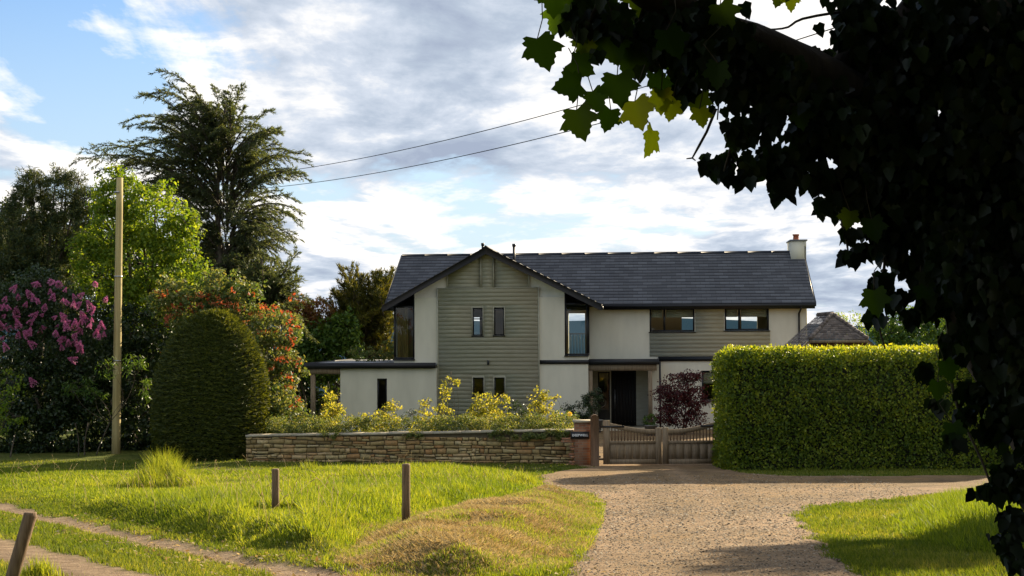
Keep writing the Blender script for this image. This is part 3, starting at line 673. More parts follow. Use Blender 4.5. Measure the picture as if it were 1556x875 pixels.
# --- band over the ground floor
g = Geo(); bw0, bw1 = cu1+tw+.003, u_gr+.02
hbox(g, bw0, bw1, WG-.05, WG-.003, Zp(553, WG, 850), Zp(547, WG, 850))
hbox(g, U(1000, -.05), u_r, -.06, -.003, Zp(548.5, 0, 1080), Zp(541.5, 0, 1080)); g.build('flashing_band', MAT['black'], house)
# --- porch
WP = -1.5; p0, p1 = u_gr+.004, U(999, WP); pz1 = Zp(545.5, WP, 950); pz0 = pz1-.22
g = Geo(); hbox(g, p0+.02, p1, WP-.12, WP-.07, pz0, pz1); hbox(g, p1, p1+.05, WP-.12, -.003, pz0, pz1); hbox(g, p0, p1, WP-.069, -.003, pz1-.13, pz1-.02); g.build('porch_roof', MAT['black'], house)
g = Geo(); hbox(g, p0, p1-.04, WP-.03, WP+.13, pz0-.24, pz0-.003); hbox(g, p1-.2, p1-.05, WP+.13, -.003, pz0-.23, pz0-.004); g.build('porch_beam', MAT['oak'], house)
up = U(987.5, WP)
g = Geo(); hbox(g, up-.085, up+.085, WP-.02, WP+.12, 0, pz0-.241); hbox(g, up-.14, up+.14, WP-.07, WP+.17, 0, .09); tag(g.build('porch_post', MAT['oak'], house), 'pale square oak post at the right of the porch')
g = Geo(); hbox(g, p0+.02, p0+.16, WP-.02, WP+.12, 0, pz0-.241); g.build('porch_post', MAT['oak'], house)
g = Geo(); ul_ = U(1001, -.1); g.tube([H(p1+.09, WP+.2, pz1-.1), H(p1+.09, WP+.2, 0)], .04, 8); g.build('downpipe', MAT['black'], house)
# entrance: recessed 0.9 m, sidelight, door
eu0, eu1 = ent[0], ent[1]; WE = .95
g = Geo(); wall_open(g, eu0-.1, eu1+.1, -.05, ent[3]+.1, WE, .1, [(U(908, WE), U(926, WE), 0.3, Zp(565, WE, 920)), (U(928, WE), U(966, WE), 0, Zp(563, WE, 940))])
hbox(g, eu0-.1, eu0-.003, .3, WE, -.05, ent[3]); hbox(g, eu1+.003, eu1+.1, .3, WE, -.05, ent[3]); g.build('porch_wall', MAT['clad'], house)
dr = (U(928, WE), U(966, WE), 0, Zp(563, WE, 940)); g = Geo()
hbox(g, dr[0]+.004, dr[0]+.06, WE+.02, WE+.09, 0, dr[3]-.004); hbox(g, dr[1]-.06, dr[1]-.004, WE+.02, WE+.09, 0, dr[3]-.004); hbox(g, dr[0]+.06, dr[1]-.06, WE+.02, WE+.09, dr[3]-.06, dr[3]-.004)
for k in range(7):
    a = dr[0]+.062+(dr[1]-dr[0]-.124)*k/7; hbox(g, a, a+(dr[1]-dr[0]-.124)/7-.008, WE+.035, WE+.075, .01, dr[3]-.062)
do = g.build('door', MAT['soffit'], house); tag(do, 'near black front door inside the porch')
g = Geo(); g.tube([H(dr[0]+.16, WE-.03, .75), H(dr[0]+.16, WE-.03, 1.55)], .016, 8); hbox(g, dr[0]+.15, dr[0]+.17, WE-.03, WE+.03, .85, .87); hbox(g, dr[0]+.15, dr[0]+.17, WE-.03, WE+.03, 1.43, 1.45); g.build('door_handle', MAT['metal'], do)
window(house, (U(908, WE), U(926, WE), .3, Zp(565, WE, 920)), WE, 'narrow sidelight beside the front door', (), fw=.05, sill=False)
g = Geo(); hbox(g, eu0-.15, p1-.1, WP-.15, WE-.01, -.1, .06); g.build('doorstep', MAT['coping'], house)
# wall lights
g = Geo(); a = hp(742, 551, WG-.15); g.tube([H(a[0], WG-.17, a[1]-.09), H(a[0], WG-.17, a[1]+.09)], .045, 10); hbox(g, a[0]-.02, a[0]+.02, WG-.13, WG-.1, a[1]-.03, a[1]+.03); g.build('wall_light', MAT['black'], house)
# interior: upper floor, partitions, ceilings
g = Geo(); zfl = Zp(545, 0, 1000); hbox(g, u_l+.31, u_r-.31, .31, WB-.01, zfl-.25, zfl); hbox(g, u_l+.31, u_r-.31, .31, WB-.01, z_eave-.14, z_eave-.08)
hbox(g, u_gl+.31, u_gr-.02, WG+.31, .3, zfl-.25, zfl); 
for ux_ in (U(780, 3), U(960, 3), U(1078, 3)): hbox(g, ux_, ux_+.12, .4, WB-.02, zfl+.001, z_eave-.141)
hbox(g, U(640, 1), U(700, 1), 2.2, 2.3, zfl+.001, z_eave-.141)
hbox(g, u_l+.31, u_r-.31, 5.0, 5.1, 0, zfl-.26)
hbox(g, la+.31, lb-.05, WL+1.6, WL+1.7, 0, zf0-.01); hbox(g, lb-.16, lb-.06, WL+.31, WL+1.59, 0, zf0-.01)
g.build('interior_wall', MAT['inner'], house)
# balcony railing behind the see-through corner
g = Geo(); ra, rb, rc, rd_ = bk[3]; zb0 = zfl
hbox(g, ra-.6, rb+.6, WB+.32, WB+1.7, zb0-.2, zb0-.02)
for k in range(14): a = ra-.55+(rb-ra+1.1)*k/13; hbox(g, a-.012, a+.012, WB+1.62, WB+1.65, zb0-.02, zb0+1.0)
hbox(g, ra-.58, rb+.58, WB+1.6, WB+1.67, zb0+1.001, zb0+1.05); g.build('balcony_railing', MAT['black'], house)

# ------------------------------------------------------------------ the stone wall, brick pier, sign
def gz(x, y): return float(G(np.array([x]), np.array([y]))[0])
wl = gp(374, 703); wr = gp(872, 706); wdir = np.array([wr[0]-wl[0], wr[1]-wl[1]]); wlen = float(np.linalg.norm(wdir)); wdir /= wlen; wnrm = np.array([-wdir[1], wdir[0]])
wall_t = thing('stone_wall', (*(wl+wr)/2, gz(*(wl+wr)/2)), 'low wall of rough honey coloured stone with a flat coping in front of the garden', 'wall')
def WF(a, b, z): p = wl+wdir*a+wnrm*b; return (p[0], p[1], z)
zb_l, zb_r = gz(*wl), gz(*wr); zt_l, zt_r = P(385, 664, wl[1])[2], P(872, 655.5, wr[1])[2]
top = lambda a: zt_l+(zt_r-zt_l)*a/wlen
bot = lambda a: min(zb_l, zb_r)-.15
g = Geo(); g.faces([WF(0, .03, bot(0)), WF(wlen, .03, bot(0)), WF(wlen, .03, top(wlen)), WF(0, .03, top(0)), WF(0, .4, bot(0)), WF(wlen, .4, bot(0)), WF(wlen, .4, top(wlen)), WF(0, .4, top(0))], [(0, 1, 2, 3), (5, 4, 7, 6), (4, 0, 3, 7), (1, 5, 6, 2), (3, 2, 6, 7)]); g.build('mortar', MAT['mortar'], wall_t)
g = Geo()
def stones(g, a0, a1, z0, ztop):
    z = z0; k = 0
    wv = lambda a, k_: .045*(float(fbm(a, k_*7.3, .55, 3))-.5)*2+.02*math.sin(a*1.3+k_)
    while z < ztop(a0)-.02:
        h = rng.choice([.06, .09, .12, .15, .19], p=[.14, .24, .30, .20, .12]); a = a0+rng.uniform(-.15, 0)
        while a < a1:
            w_ = rng.uniform(.10, .5); x0_, x1_ = max(a, a0), min(a+w_-.012, a1); split = rng.random() < .22 and h > .1
            for lo_, hi_ in (((0, .5), (.5, 1)) if split else ((0, 1),)):
                if x1_-x0_ < .04: continue
                zb0 = lambda x: z+wv(x, k)+(h+wv(x, k+1)-wv(x, k))*lo_+.006
                zb1 = lambda x: min(z+wv(x, k)+(h+wv(x, k+1)-wv(x, k))*hi_-.006, ztop(x)-.008)
                if zb1(x0_)-zb0(x0_) < .02 or zb1(x1_)-zb0(x1_) < .02: continue
                j = lambda s_: rng.uniform(-s_, s_); xm = (x0_+x1_)/2+j(.03); dp = rng.uniform(0, .035); f0 = -.01-dp; e = .013
                outer = [(x0_+j(.012), zb0(x0_)+j(.012)), (xm, zb0(xm)+j(.015)), (x1_+j(.012), zb0(x1_)+j(.012)), (x1_+j(.018), zb1(x1_)+j(.012)), (xm+j(.03), zb1(xm)+j(.01)), (x0_+j(.018), zb1(x0_)+j(.012))]
                cx_, cz_ = np.mean(outer, 0); inn = [(cx_+(x-cx_)*(1-e/abs(x1_-x0_)*2), cz_+(q-cz_)*.8) for x, q in outer]
                v = [WF(x, .04, q) for x, q in outer]+[WF(x, f0+j(.006), q) for x, q in inn]
                g.faces(v, [(6, 7, 8, 9, 10, 11)]+[(i, (i+1) % 6, 6+(i+1) % 6, 6+i) for i in range(6)], rng.random())
            a += w_
        z += h; k += 1
stones(g, 0, wlen, bot(0), top); g.build('stonework', MAT['stone'], wall_t)
g = Geo(); a = 0
while a < wlen-.1:
    b = min(a+rng.uniform(.55, .95), wlen); k = rng.uniform(-.008, .008)
    g.faces([WF(x, y, top(x)+z+k) for x in (a, b-.008) for y in (-.07, .45) for z in (.002, .06)], [(0, 1, 3, 2), (4, 6, 7, 5), (0, 4, 5, 1), (2, 3, 7, 6), (0, 2, 6, 4), (1, 5, 7, 3)])
    a = b
g.build('coping', MAT['coping'], wall_t)
pl, pr = gp(872, 706), gp(900.5, 708)
pier = thing('brick_pier', (pr[0]-.3, pr[1], gz(*pr)), 'red brick pier carrying the house name at the end of the stone wall', 'pier')
pz = P(888, 642, pr[1])[2]; px0 = pr[0]-.52; 
g = Geo(); g.box(px0+.0, pr[0]-.01, pr[1]-.05, pr[1]+.45, -.15, pz); b_ = g.build('brickwork', MAT['brick'], pier)
# toothing bricks that bond the pier into the rubble
g = Geo()
for k in range(12):
    if k % 3 < 2: g.box(px0-.10-.08*rng.random()-(.25 if k > 7 else 0), px0-.002, pr[1]-.052, pr[1]+.02, .05+.075*k+.004, .05+.075*k+.071)
g.build('brick_toothing', MAT['brick'], pier)
g = Geo(); g.box(px0-.04, pr[0]+.005, pr[1]-.10, pr[1]+.5, pz+.002, pz+.06); g.build('coping', MAT['coping'], pier)
sgn = thing('name_plate', (px0+.1, pr[1]-.08, P(881, 661, pr[1])[2]), 'small dark slate plate reading DEEPWELL on the brick pier', 'sign')
sx0, sx1 = P(867, 661, pr[1])[0], P(895.5, 661, pr[1])[0]; sz0, sz1 = P(881, 666.5, pr[1])[2], P(881, 655.5, pr[1])[2]; sy = pr[1]-.085
g = Geo(); g.box(sx0, sx1, sy, sy+.03, sz0, sz1); g.build('plate', MAT['slate_plate'], sgn)
fc = bpy.data.curves.new('DEEPWELL', 'FONT'); fc.body = 'DEEPWELL'; fc.extrude = .002; fc.align_x = 'CENTER'; fc.align_y = 'CENTER'; fc.size = .15; fc.offset = .0045; fc.space_character = 1.12
fo = bpy.data.objects.new('lettering_curve', fc); C.objects.link(fo); bpy.context.view_layer.update()
me = bpy.data.meshes.new_from_object(fo); bpy.data.objects.remove(fo); me.materials.clear(); me.materials.append(MAT['white']); me.name = 'lettering'
w_ = max(v.co.x for v in me.vertices)-min(v.co.x for v in me.vertices); sc_ = (sx1-sx0)*.84/w_
me.transform(Matrix.Translation(((sx0+sx1)/2, sy-.004, (sz0+sz1)/2))@Matrix.Rotation(R(90), 4, 'X')@Matrix.Scale(sc_, 4)); me.transform(Matrix.Translation(-Vector(sgn['_o'])))
fo = bpy.data.objects.new('lettering', me); C.objects.link(fo); fo.parent = sgn

# ------------------------------------------------------------------ gate
gy = gp(1000, 709)[1]; gX = lambda px: P(px, 680, gy)[0]; gZ = lambda py, px=1000: P(px, py, gy)[2]; gb = gz(gX(1000), gy)
gpost = thing('gate_post', (gX(904), gy, gb), 'round-topped square wooden gate post beside the brick pier', 'post')
g = Geo(); a, b = gX(897.5), gX(910); zt = gZ(636, 904); m = (a+b)/2; r = (b-a)/2
arc = [(m+r*math.cos(t), zt+r*1.0*math.sin(t)) for t in np.linspace(0, math.pi, 13)]
g.prism([(a, gb-.3), (b, gb-.3)]+arc, gy-.12, gy+.12, lambda p, q, h: (p, h, q)); g.build('post', MAT['oakdark'], gpost)
g = Geo(); g.box(b-.03, b+.05, gy-.02, gy+.02, gb+.25, gb+.3); g.build('hinge', MAT['black'], gpost); g = Geo(); g.box(b-.03, b+.07, gy-.02, gy+.02, gb+.98, gb+1.03); g.build('hinge', MAT['black'], gpost)
gpost2 = thing('gate_post', (gX(1104), gy, gb), 'dark gate post half buried in the end of the tall hedge', 'post')
g = Geo(); a2 = gX(1101.5); g.box(a2, a2+.24, gy-.1, gy+.12, gb-.3, gZ(648, 1104)); g.build('post', MAT['oakdark'], gpost2)
def leaf_gate(x0, x1, hinge_left, label):
    """x0..x1 stiles; top rail sweeps down from hinge to meeting stile"""
    t = thing('gate_leaf', ((x0+x1)/2, gy, gb), label, 'gate', 'pair of curved wooden drive gates')
    y0, y1 = gy-.04, gy+.04; zb = gb+.06; zr0, zr1 = gZ(671), gZ(667); sw = .19; zh = gZ(640.5 if hinge_left else 640, 920); zl = gZ(652.5)
    f = (lambda s: x0+(x1-x0)*s) if hinge_left else (lambda s: x1-(x1-x0)*s)      # s=0 at hinge
    zt = lambda s: zh+(zl-zh)*math.sin(min(s/.86, 1)*math.pi/2)**1.15 if s < .86 else zl
    bx = lambda s0, s1, za, zb_, ya=y0, yb=y1: (min(f(s0), f(s1)), max(f(s0), f(s1)), ya, yb, za, zb_)
    L_ = x1-x0; k = sw/L_
    g = Geo(); g.box(*bx(0, k, zb, zh+.03)); g.build('stile', MAT['oak'], t); g = Geo(); g.box(*bx(1-k*.9, 1, zb, zl+.05)); g.build('stile', MAT['oak'], t)
    g = Geo(); n = 18; ss = np.linspace(k, 1-k*.9, n); off = .13
    v = [(f(s), y, zt(s)+dz) for s in ss for y, dz in ((y0+.005, -off), (y1-.005, -off), (y1-.005, 0), (y0+.005, 0))]
    fs = [(4*i+j, 4*i+(j+1) % 4, 4*i+4+(j+1) % 4, 4*i+4+j) for i in range(n-1) for j in range(4)]
    g.faces(v, fs); g.build('top_rail', MAT['oak'], t)
    g = Geo(); g.box(*bx(k, 1-k*.9, zr0-.06, zr0+.03, y0+.006, y1-.006)); g.build('rail', MAT['oak'], t); g = Geo(); g.box(*bx(k, 1-k*.9, zb, zb+.14, y0+.006, y1-.006)); g.build('rail', MAT['oak'], t)
    g = Geo()
    for i in range(6):
        a, b = k+(1-1.9*k)*i/6, k+(1-1.9*k)*(i+1)/6-.0025; g.box(*bx(a, b, zb+.14, zr0-.06, gy-.022+.001*(i % 2), gy+.015))
    g.build('panel', MAT['oak'], t)
    for i in range(14):
        s = k+(1-1.9*k)*(i+.7)/14.4; g = Geo(); g.box(*bx(s-.0042*2.2, s+.0042*2.2, zr0+.03, zt(s)-off+.01, gy-.015, gy+.015)); g.build('baluster', MAT['oakdark'], t)
    g = Geo(); hx = f(0); g.box(min(hx, f(-.08)), max(hx, f(-.08)), gy-.02, gy+.02, zb+.12, zb+.17); g.build('hinge_strap', MAT['black'], t); g = Geo(); g.box(min(f(-.06), f(.36)), max(f(-.06), f(.36)), y0-.012, y0-.001, zh-.17, zh-.12); g.build('hinge_strap', MAT['black'], t)
leaf_gate(gX(916.5), gX(1005.3), True, 'left leaf of the drive gate, hinged beside the name pier')
leaf_gate(gX(1006.6), gX(1097), False, 'right leaf of the drive gate, hinged beside the hedge')

# ------------------------------------------------------------------ round timber posts in the verge
def gp2(px, py):
    d = ray(px, py)
    for Y in np.arange(8, 60, 0.1):
        t = Y/d[1]
        if ZC+d[2]*t < gz(d[0]*t, Y): return np.array([d[0]*t, Y])
STAKES = []
def stake(px, pyt, pyb, wpx, lean, label, Y=None):
    b = gp2(px, pyb) if Y is None else np.array([P(px, 875, Y)[0], Y]); z0 = gz(*b); dm = wpx*b[1]/F/2; t_ = P(px+lean, pyt, b[1]); base = np.array([b[0], b[1], z0-.1])
    g = Geo(); g.tube([base, base+(t_-base)*.5, t_-[0, 0, .02], t_, t_+[0, 0, .004]], [dm*1.02, dm, dm, dm*.93, dm*.7], 18)
    o = g.build('wooden_post', MAT['post'], smooth=True); v = np.array([b[0], b[1], z0]); o.data.transform(Matrix.Translation(-Vector(v))); o.location = Vector(v)
    STAKES.append(b); return tag(o, label, 'post', 'round wooden posts along the verge')
stake(617, 705, 797, 12.5, 0, 'round wooden post standing beside the mound of dead grass')
stake(418.5, 712.5, 777, 11.5, 0, 'upright wooden post in the middle of the long bright grass')
stake(2, 779, 875, 20, 44, 'thick round post leaning to the right at the near edge of the track', Y=11.3)

# ------------------------------------------------------------------ telegraph pole and cables
pb = gp(176, 690); pt = P(182, 270, pb[1])
pole = thing('telegraph_pole', (*pb, gz(*pb)), 'tall yellowish wooden pole standing in front of the trees', 'pole')
g = Geo(); base = np.array([*pb, gz(*pb)-.3]); g.tube(curve(base, pt, (0, 0, 0), 10), np.linspace(.145, .105, 10), 14); g.build('shaft', MAT['polewood'], pole, smooth=True)
g = Geo(); z_ = P(182, 292, pb[1])[2]; g.box(pt[0]-.16, pt[0]+.02, pt[1]-.13, pt[1]-.08, z_-.03, z_+.03); g.build('steel_band', MAT['metal'], pole)
for py in (420, 548): g = Geo(); z_ = P(180, py, pb[1])[2]; xx = base[0]+(pt[0]-base[0])*(z_-base[2])/(pt[2]-base[2]); g.tube([(xx, pb[1], z_-.02), (xx, pb[1], z_+.02)], .138, 14); g.build('steel_band', MAT['metal'], pole)
pb2 = P(330, 640, 76); far_pole = thing('telegraph_pole', (pb2[0], 76, -.3), 'far cable pole hidden behind the feathery conifer', 'pole')
pt2 = P(330, 262, 76); g = Geo(); g.tube([(pb2[0], 76, -.7), pt2], [.14, .1], 10); g.build('shaft', MAT['polewood'], far_pole)
for k, (a, b, c, lab) in enumerate((((330, 270), (470, 247), (850, 168), 'upper of two thin black cables crossing the sky'), ((330, 290), (470, 271), (855, 200), 'lower of two thin black cables crossing the sky'))):
    A = P(*a, 76); e = P(1620, (-75, -20)[k], 27); mid = (A+e)/2
    # cable passes through b and c: solve the sag so that the picture height fits
    def pt_at(s, sag): q = A+(e-A)*s; return q-[0, 0, sag*4*s*(1-s)]
    def proj(q):
        v = RM.T@(q-np.array([0, 0, ZC])); return 778+F*v[0]/-v[2], 437.5-F*v[1]/-v[2]
    best = min(((abs(proj(pt_at(s, sag))[1]-c[1])+abs(proj(pt_at(s, sag))[0]-c[0]), sag) for sag in np.linspace(-.5, 3, 71) for s in np.linspace(.1, .9, 161)))
    g = Geo(); g.tube([pt_at(s, best[1]) for s in np.linspace(0, 1, 40)], .013, 6)
    tag(g.build('overhead_cable', MAT['cable']), lab, 'cable', 'overhead cables')

# ------------------------------------------------------------------ clipped hedge and yew
LM = dict(
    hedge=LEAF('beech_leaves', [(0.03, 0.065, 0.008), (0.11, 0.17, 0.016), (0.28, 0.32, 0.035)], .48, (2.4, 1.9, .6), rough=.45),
    yew=LEAF('yew_needles', [(0.026, 0.042, 0.008), (0.06, 0.082, 0.012), (0.14, 0.155, 0.022)], .4, (2.0, 1.6, .5), rough=.5),
    bright=LEAF('bright_maple_leaves', [(0.06, 0.12, 0.012), (0.11, 0.18, 0.018), (0.19, 0.25, 0.03)], .5, (2.3, 1.9, .6)),
    dark=LEAF('dark_leaves', [(0.012, 0.028, 0.010), (0.025, 0.048, 0.014), (0.05, 0.07, 0.02)], .25, (2, 1.8, .7), rough=.4, spec=.4),
    mid=LEAF('mid_green_leaves', [(0.03, 0.07, 0.014), (0.06, 0.12, 0.02), (0.11, 0.17, 0.03)], .4, (2.2, 1.9, .7), rough=.45),
    pine=LEAF('pine_foliage', [(0.022, 0.042, 0.018), (0.045, 0.07, 0.025), (0.11, 0.125, 0.04)], .35, (1.8, 1.5, .7)),
    cedar=LEAF('cedar_needles', [(0.035, 0.055, 0.028), (0.07, 0.095, 0.042), (0.14, 0.155, 0.055)], .4, (1.9, 1.7, .8)),
    leyl=LEAF('golden_conifer_sprays', [(0.03, 0.045, 0.010), (0.09, 0.10, 0.018), (0.19, 0.17, 0.03)], .3, (1.8, 1.5, .5)),
    photinia=LEAF('mixed_shrub_leaves', [(0.05, 0.10, 0.03), (0.11, 0.15, 0.04), (0.20, 0.20, 0.07)], .4, (1.9, 1.6, .7)),
    redtip=LEAF('red_young_leaves', [(0.20, 0.05, 0.018), (0.32, 0.08, 0.03), (0.36, 0.15, 0.05)], .4, (1.6, 1.0, .6)),
    bronze=LEAF('bronze_leaves', [(0.10, 0.06, 0.02), (0.20, 0.08, 0.03), (0.15, 0.14, 0.03)], .4, (1.8, 1.4, .6)),
    acer=LEAF('dark_red_acer_leaves', [(0.035, 0.010, 0.012), (0.075, 0.018, 0.020), (0.13, 0.035, 0.03)], .35, (1.6, 1.0, .8)),
    gold=LEAF('golden_garden_leaves', [(0.14, 0.17, 0.025), (0.28, 0.29, 0.04), (0.46, 0.42, 0.10)], .5, (1.7, 1.5, .6)),
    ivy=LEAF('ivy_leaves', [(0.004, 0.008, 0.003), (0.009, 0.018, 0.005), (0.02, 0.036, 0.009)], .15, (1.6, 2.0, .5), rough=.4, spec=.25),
    syc=LEAF('sycamore_leaves', [(0.012, 0.03, 0.006), (0.03, 0.06, 0.008), (0.24, 0.27, 0.02)], .6, (2.6, 2.4, .35), rough=.5, spec=.2),  # yellow top stop paints the glow of sunlit leaves
    blade=LEAF('grass_blades', [(0.06, 0.10, 0.010), (0.13, 0.18, 0.018), (0.28, 0.30, 0.05)], .5, (1.9, 1.7, .55), rough=.6, spec=.15),
    lawn=LEAF('short_turf', [(0.06, 0.095, 0.012), (0.12, 0.155, 0.02), (0.27, 0.25, 0.06)], .4, (1.8, 1.7, .6), rough=.7, spec=.1),
    straw=LEAF('dry_grass', [(0.17, 0.11, 0.045), (0.35, 0.27, 0.13), (0.56, 0.47, 0.28)], .35, (1.3, 1.15, .8), rough=.8, spec=.1),
    core=M('painted_inner_shade', (0.02, 0.022, 0.008), 1.0),  # near-black colour paints the shade inside clipped foliage
)
def sbox(n, sx, sy, sz, r):
    """random points + normals on a rounded box (half sizes) """
    areas = np.array([sy*sz, sy*sz, sx*sz, sx*sz, sx*sy]); f = rng.choice(5, n, p=areas/areas.sum()); a, b = rng.uniform(-1, 1, (2, n)); p = np.zeros((n, 3)); 
    p[f == 0] = np.stack([np.full((f == 0).sum(), -sx), a[f == 0]*sy, b[f == 0]*sz], 1); p[f == 1] = np.stack([np.full((f == 1).sum(), sx), a[f == 1]*sy, b[f == 1]*sz], 1)
    p[f == 2] = np.stack([a[f == 2]*sx, np.full((f == 2).sum(), -sy), b[f == 2]*sz], 1); p[f == 3] = np.stack([a[f == 3]*sx, np.full((f == 3).sum(), sy), b[f == 3]*sz], 1)
    p[f == 4] = np.stack([a[f == 4]*sx, b[f == 4]*sy, np.full((f == 4).sum(), sz)], 1)
    lim = np.array([sx, sy, sz])-r; lo = np.array([-lim[0], -lim[1], -sz*2]); q = np.clip(p, lo, lim); nn = norm(p-q+1e-6*p); q2 = q+nn*r
    return np.where((np.abs(p-q).sum(1) > 1e-5)[:, None], q2, p), nn
hl, hr_ = gp(1096, 712), gp(1545, 718); hzt = P(1200, 533, hl[1]-.3)[2]
hx0 = P(1090, 600, hl[1])[0]; hx1 = P(1600, 600, hl[1])[0]; hy0 = gp(1300, 716)[1]+.1; hcx, hcy = (hx0+hx1)/2, hy0+1.15; sx, sy, sz = (hx1-hx0)/2, 1.15, hzt/2
hedge = thing('clipped_hedge', (hcx, hcy, gz(hcx, hcy)), 'tall clipped beech hedge with sunlight painted into its yellow-green top, right of the gate', 'hedge')
g = Geo(); p, nn = sbox(78000, sx, sy, sz, .42)
warp = .12*(fbm(p[:, 0]*1.0+9, p[:, 2]+p[:, 1]+5, .9, 3)-.5)*2+.045*(fbm(p[:, 0]+40, p[:, 2]+30, .3, 8)-.5)*2
pos = p+nn*(warp+rng.uniform(-.24, .04, len(p)))[:, None]+[hcx, hcy, sz]
yd = norm(nn*0.5+rand_dirs(len(p))*0.9+[0, 0, .25]); g.stamp(KITE[0], KITE[1], pos, frames(yd, norm(nn+rand_dirs(len(p))*.6)), .085*rng.uniform(.6, 1.35, len(p)), np.clip(rng.random(len(p))*.7+(fbm(p[:, 0]+9, p[:, 2]+9, .5, 2)-.3)*.6, 0, 1))
top_n = 4200; xs = rng.uniform(hx0+.3, hx1, top_n); ys = rng.uniform(hcy-.85, hcy+.9, top_n)
g.stamp(KITE[0], KITE[1], np.stack([xs, ys, np.full(top_n, 2*sz)+rng.uniform(-.02, .07, top_n)+.10*rng.random(top_n)**6], 1), frames(norm(rand_dirs(top_n)*.6+[0, 0, 1]), rand_dirs(top_n)), .07*rng.uniform(.6, 1.2, top_n), rng.uniform(.5, 1, top_n))  # top leaves get paler tints: sunlight put into their colour
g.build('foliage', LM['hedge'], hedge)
g = Geo(); g.box(hx0+.34, hx1-.3, hcy-sy+.3, hcy+sy-.3, gb-.1, 2*sz-.32); g.build('shade_core', LM['core'], hedge)  # solid dark box, shade between the leaves put into its colour
# yew dome
yb = gp(302, 702); yc = np.array([P(301, 600, yb[1]+.2)[0], yb[1]+1.5]); yz = gz(*yc); yt = P(318, 474, yc[1])[2]; yh = yt-yz; yr = 88*yc[1]/F*.97
yew = thing('yew_topiary', (*yc, yz), 'huge clipped egg-shaped yew standing at the end of the stone wall', 'topiary')
n = 90000; u_ = rng.random(n); th_ = rng.uniform(0, 2*np.pi, n)
def yrad(h): h = np.clip(h, 0, 1); return yr*np.where(h < .38, .90+.10*np.sin(h/.38*np.pi/2), np.sqrt(np.clip(1-((h-.38)/.62)**1.95, 0, 1)))
hh = u_**.95; rr = yrad(hh); lump = 1+.035*np.sin(3*th_+4*hh)+.05*(fbm(th_*2+20, hh*5, .7, 5)-.5)
ridge = .028*np.sin(hh*yh*2*np.pi/.17+3*np.sin(th_*5)+4*fbm(th_*3+30, hh*8+3, .8, 4))
dr_ = (yrad(np.clip(hh+.01, 0, 1))-yrad(np.clip(hh-.01, 0, 1)))/(.02*yh); nn = norm(np.stack([np.cos(th_), np.sin(th_), -np.clip(dr_, -6, 6)], 1))
lean = (hh*yh)[:, None]*np.array([.05, 0, 0])
pos = np.stack([np.cos(th_)*rr*lump, np.sin(th_)*rr*lump*.95, hh*yh], 1)+lean+nn*(ridge+rng.uniform(-.16, .04, n)+.05*(fbm(th_*5+9, hh*9+4, .6, 9)-.5))[:, None]+[*yc, yz]
g = Geo(); yd = norm(np.cross(nn, [0, 0, 1.0])*rng.choice([-1, 1], n)[:, None]*.9+nn*.75+rand_dirs(n)*.35)
g.stamp(NEED[0], NEED[1], pos, frames(yd, norm(nn+rand_dirs(n)*.5)), np.stack([np.full(n, .16), .105*rng.uniform(.6, 1.3, n), np.full(n, .1)], 1), np.clip(rng.random(n)*.8+(ridge > .02)*.15, 0, 1)); g.build('foliage', LM['yew'], yew)
g = Geo(); a_ = np.arange(20)*2*np.pi/20; rows = np.linspace(0, .97, 12); v = [(yc[0]+math.cos(a)*(float(yrad(h))-.2)+h*yh*.05, yc[1]+math.sin(a)*(float(yrad(h))-.2)*.95, yz+h*yh*.97) for h in rows for a in a_]
g.faces(v, [(i*20+j, i*20+(j+1) % 20, (i+1)*20+(j+1) % 20, (i+1)*20+j) for i in range(11) for j in range(20)]+[tuple(11*20+j for j in range(20))]); g.build('shade_core', LM['core'], yew, smooth=True)  # solid dark egg, painted as the shade behind the needles

# ------------------------------------------------------------------ trees and shrubs on the left
def base_at(px, Y): x = P(px, 600, Y)[0]; return np.array([x, Y, gz(x, Y)])
broadleaf('maple_tree', base_at(215, 53), pxblobs([(195, 300, 38), (235, 330, 55), (170, 350, 48), (215, 400, 62), (265, 375, 40), (150, 420, 45), (275, 440, 50), (225, 470, 60), (165, 300, 28), (180, 268, 20), (285, 340, 24), (130, 385, 26)], 53),
          'bright yellow-green maple directly behind the pole', 'tree', LM['bright'], .13, dens=7, cr=.3, per=24, trunk_r=.16)
broadleaf('dark_pine_tree', base_at(60, 55), pxblobs([(45, 330, 42), (95, 300, 34), (20, 385, 48), (70, 390, 60), (115, 350, 40), (50, 285, 26), (90, 440, 55), (15, 440, 50), (135, 310, 26), (100, 268, 12), (85, 262, 8), (42, 262, 8), (25, 300, 10), (10, 325, 12), (60, 275, 10), (120, 275, 8)], 55),
          'dark bushy pine with tufted tips at the far left', 'tree', LM['pine'], .16, dens=9, cr=.22, per=46, tmpl=NEED, sq=(1, 1, 1), droop=-.3, trunk_r=.17)
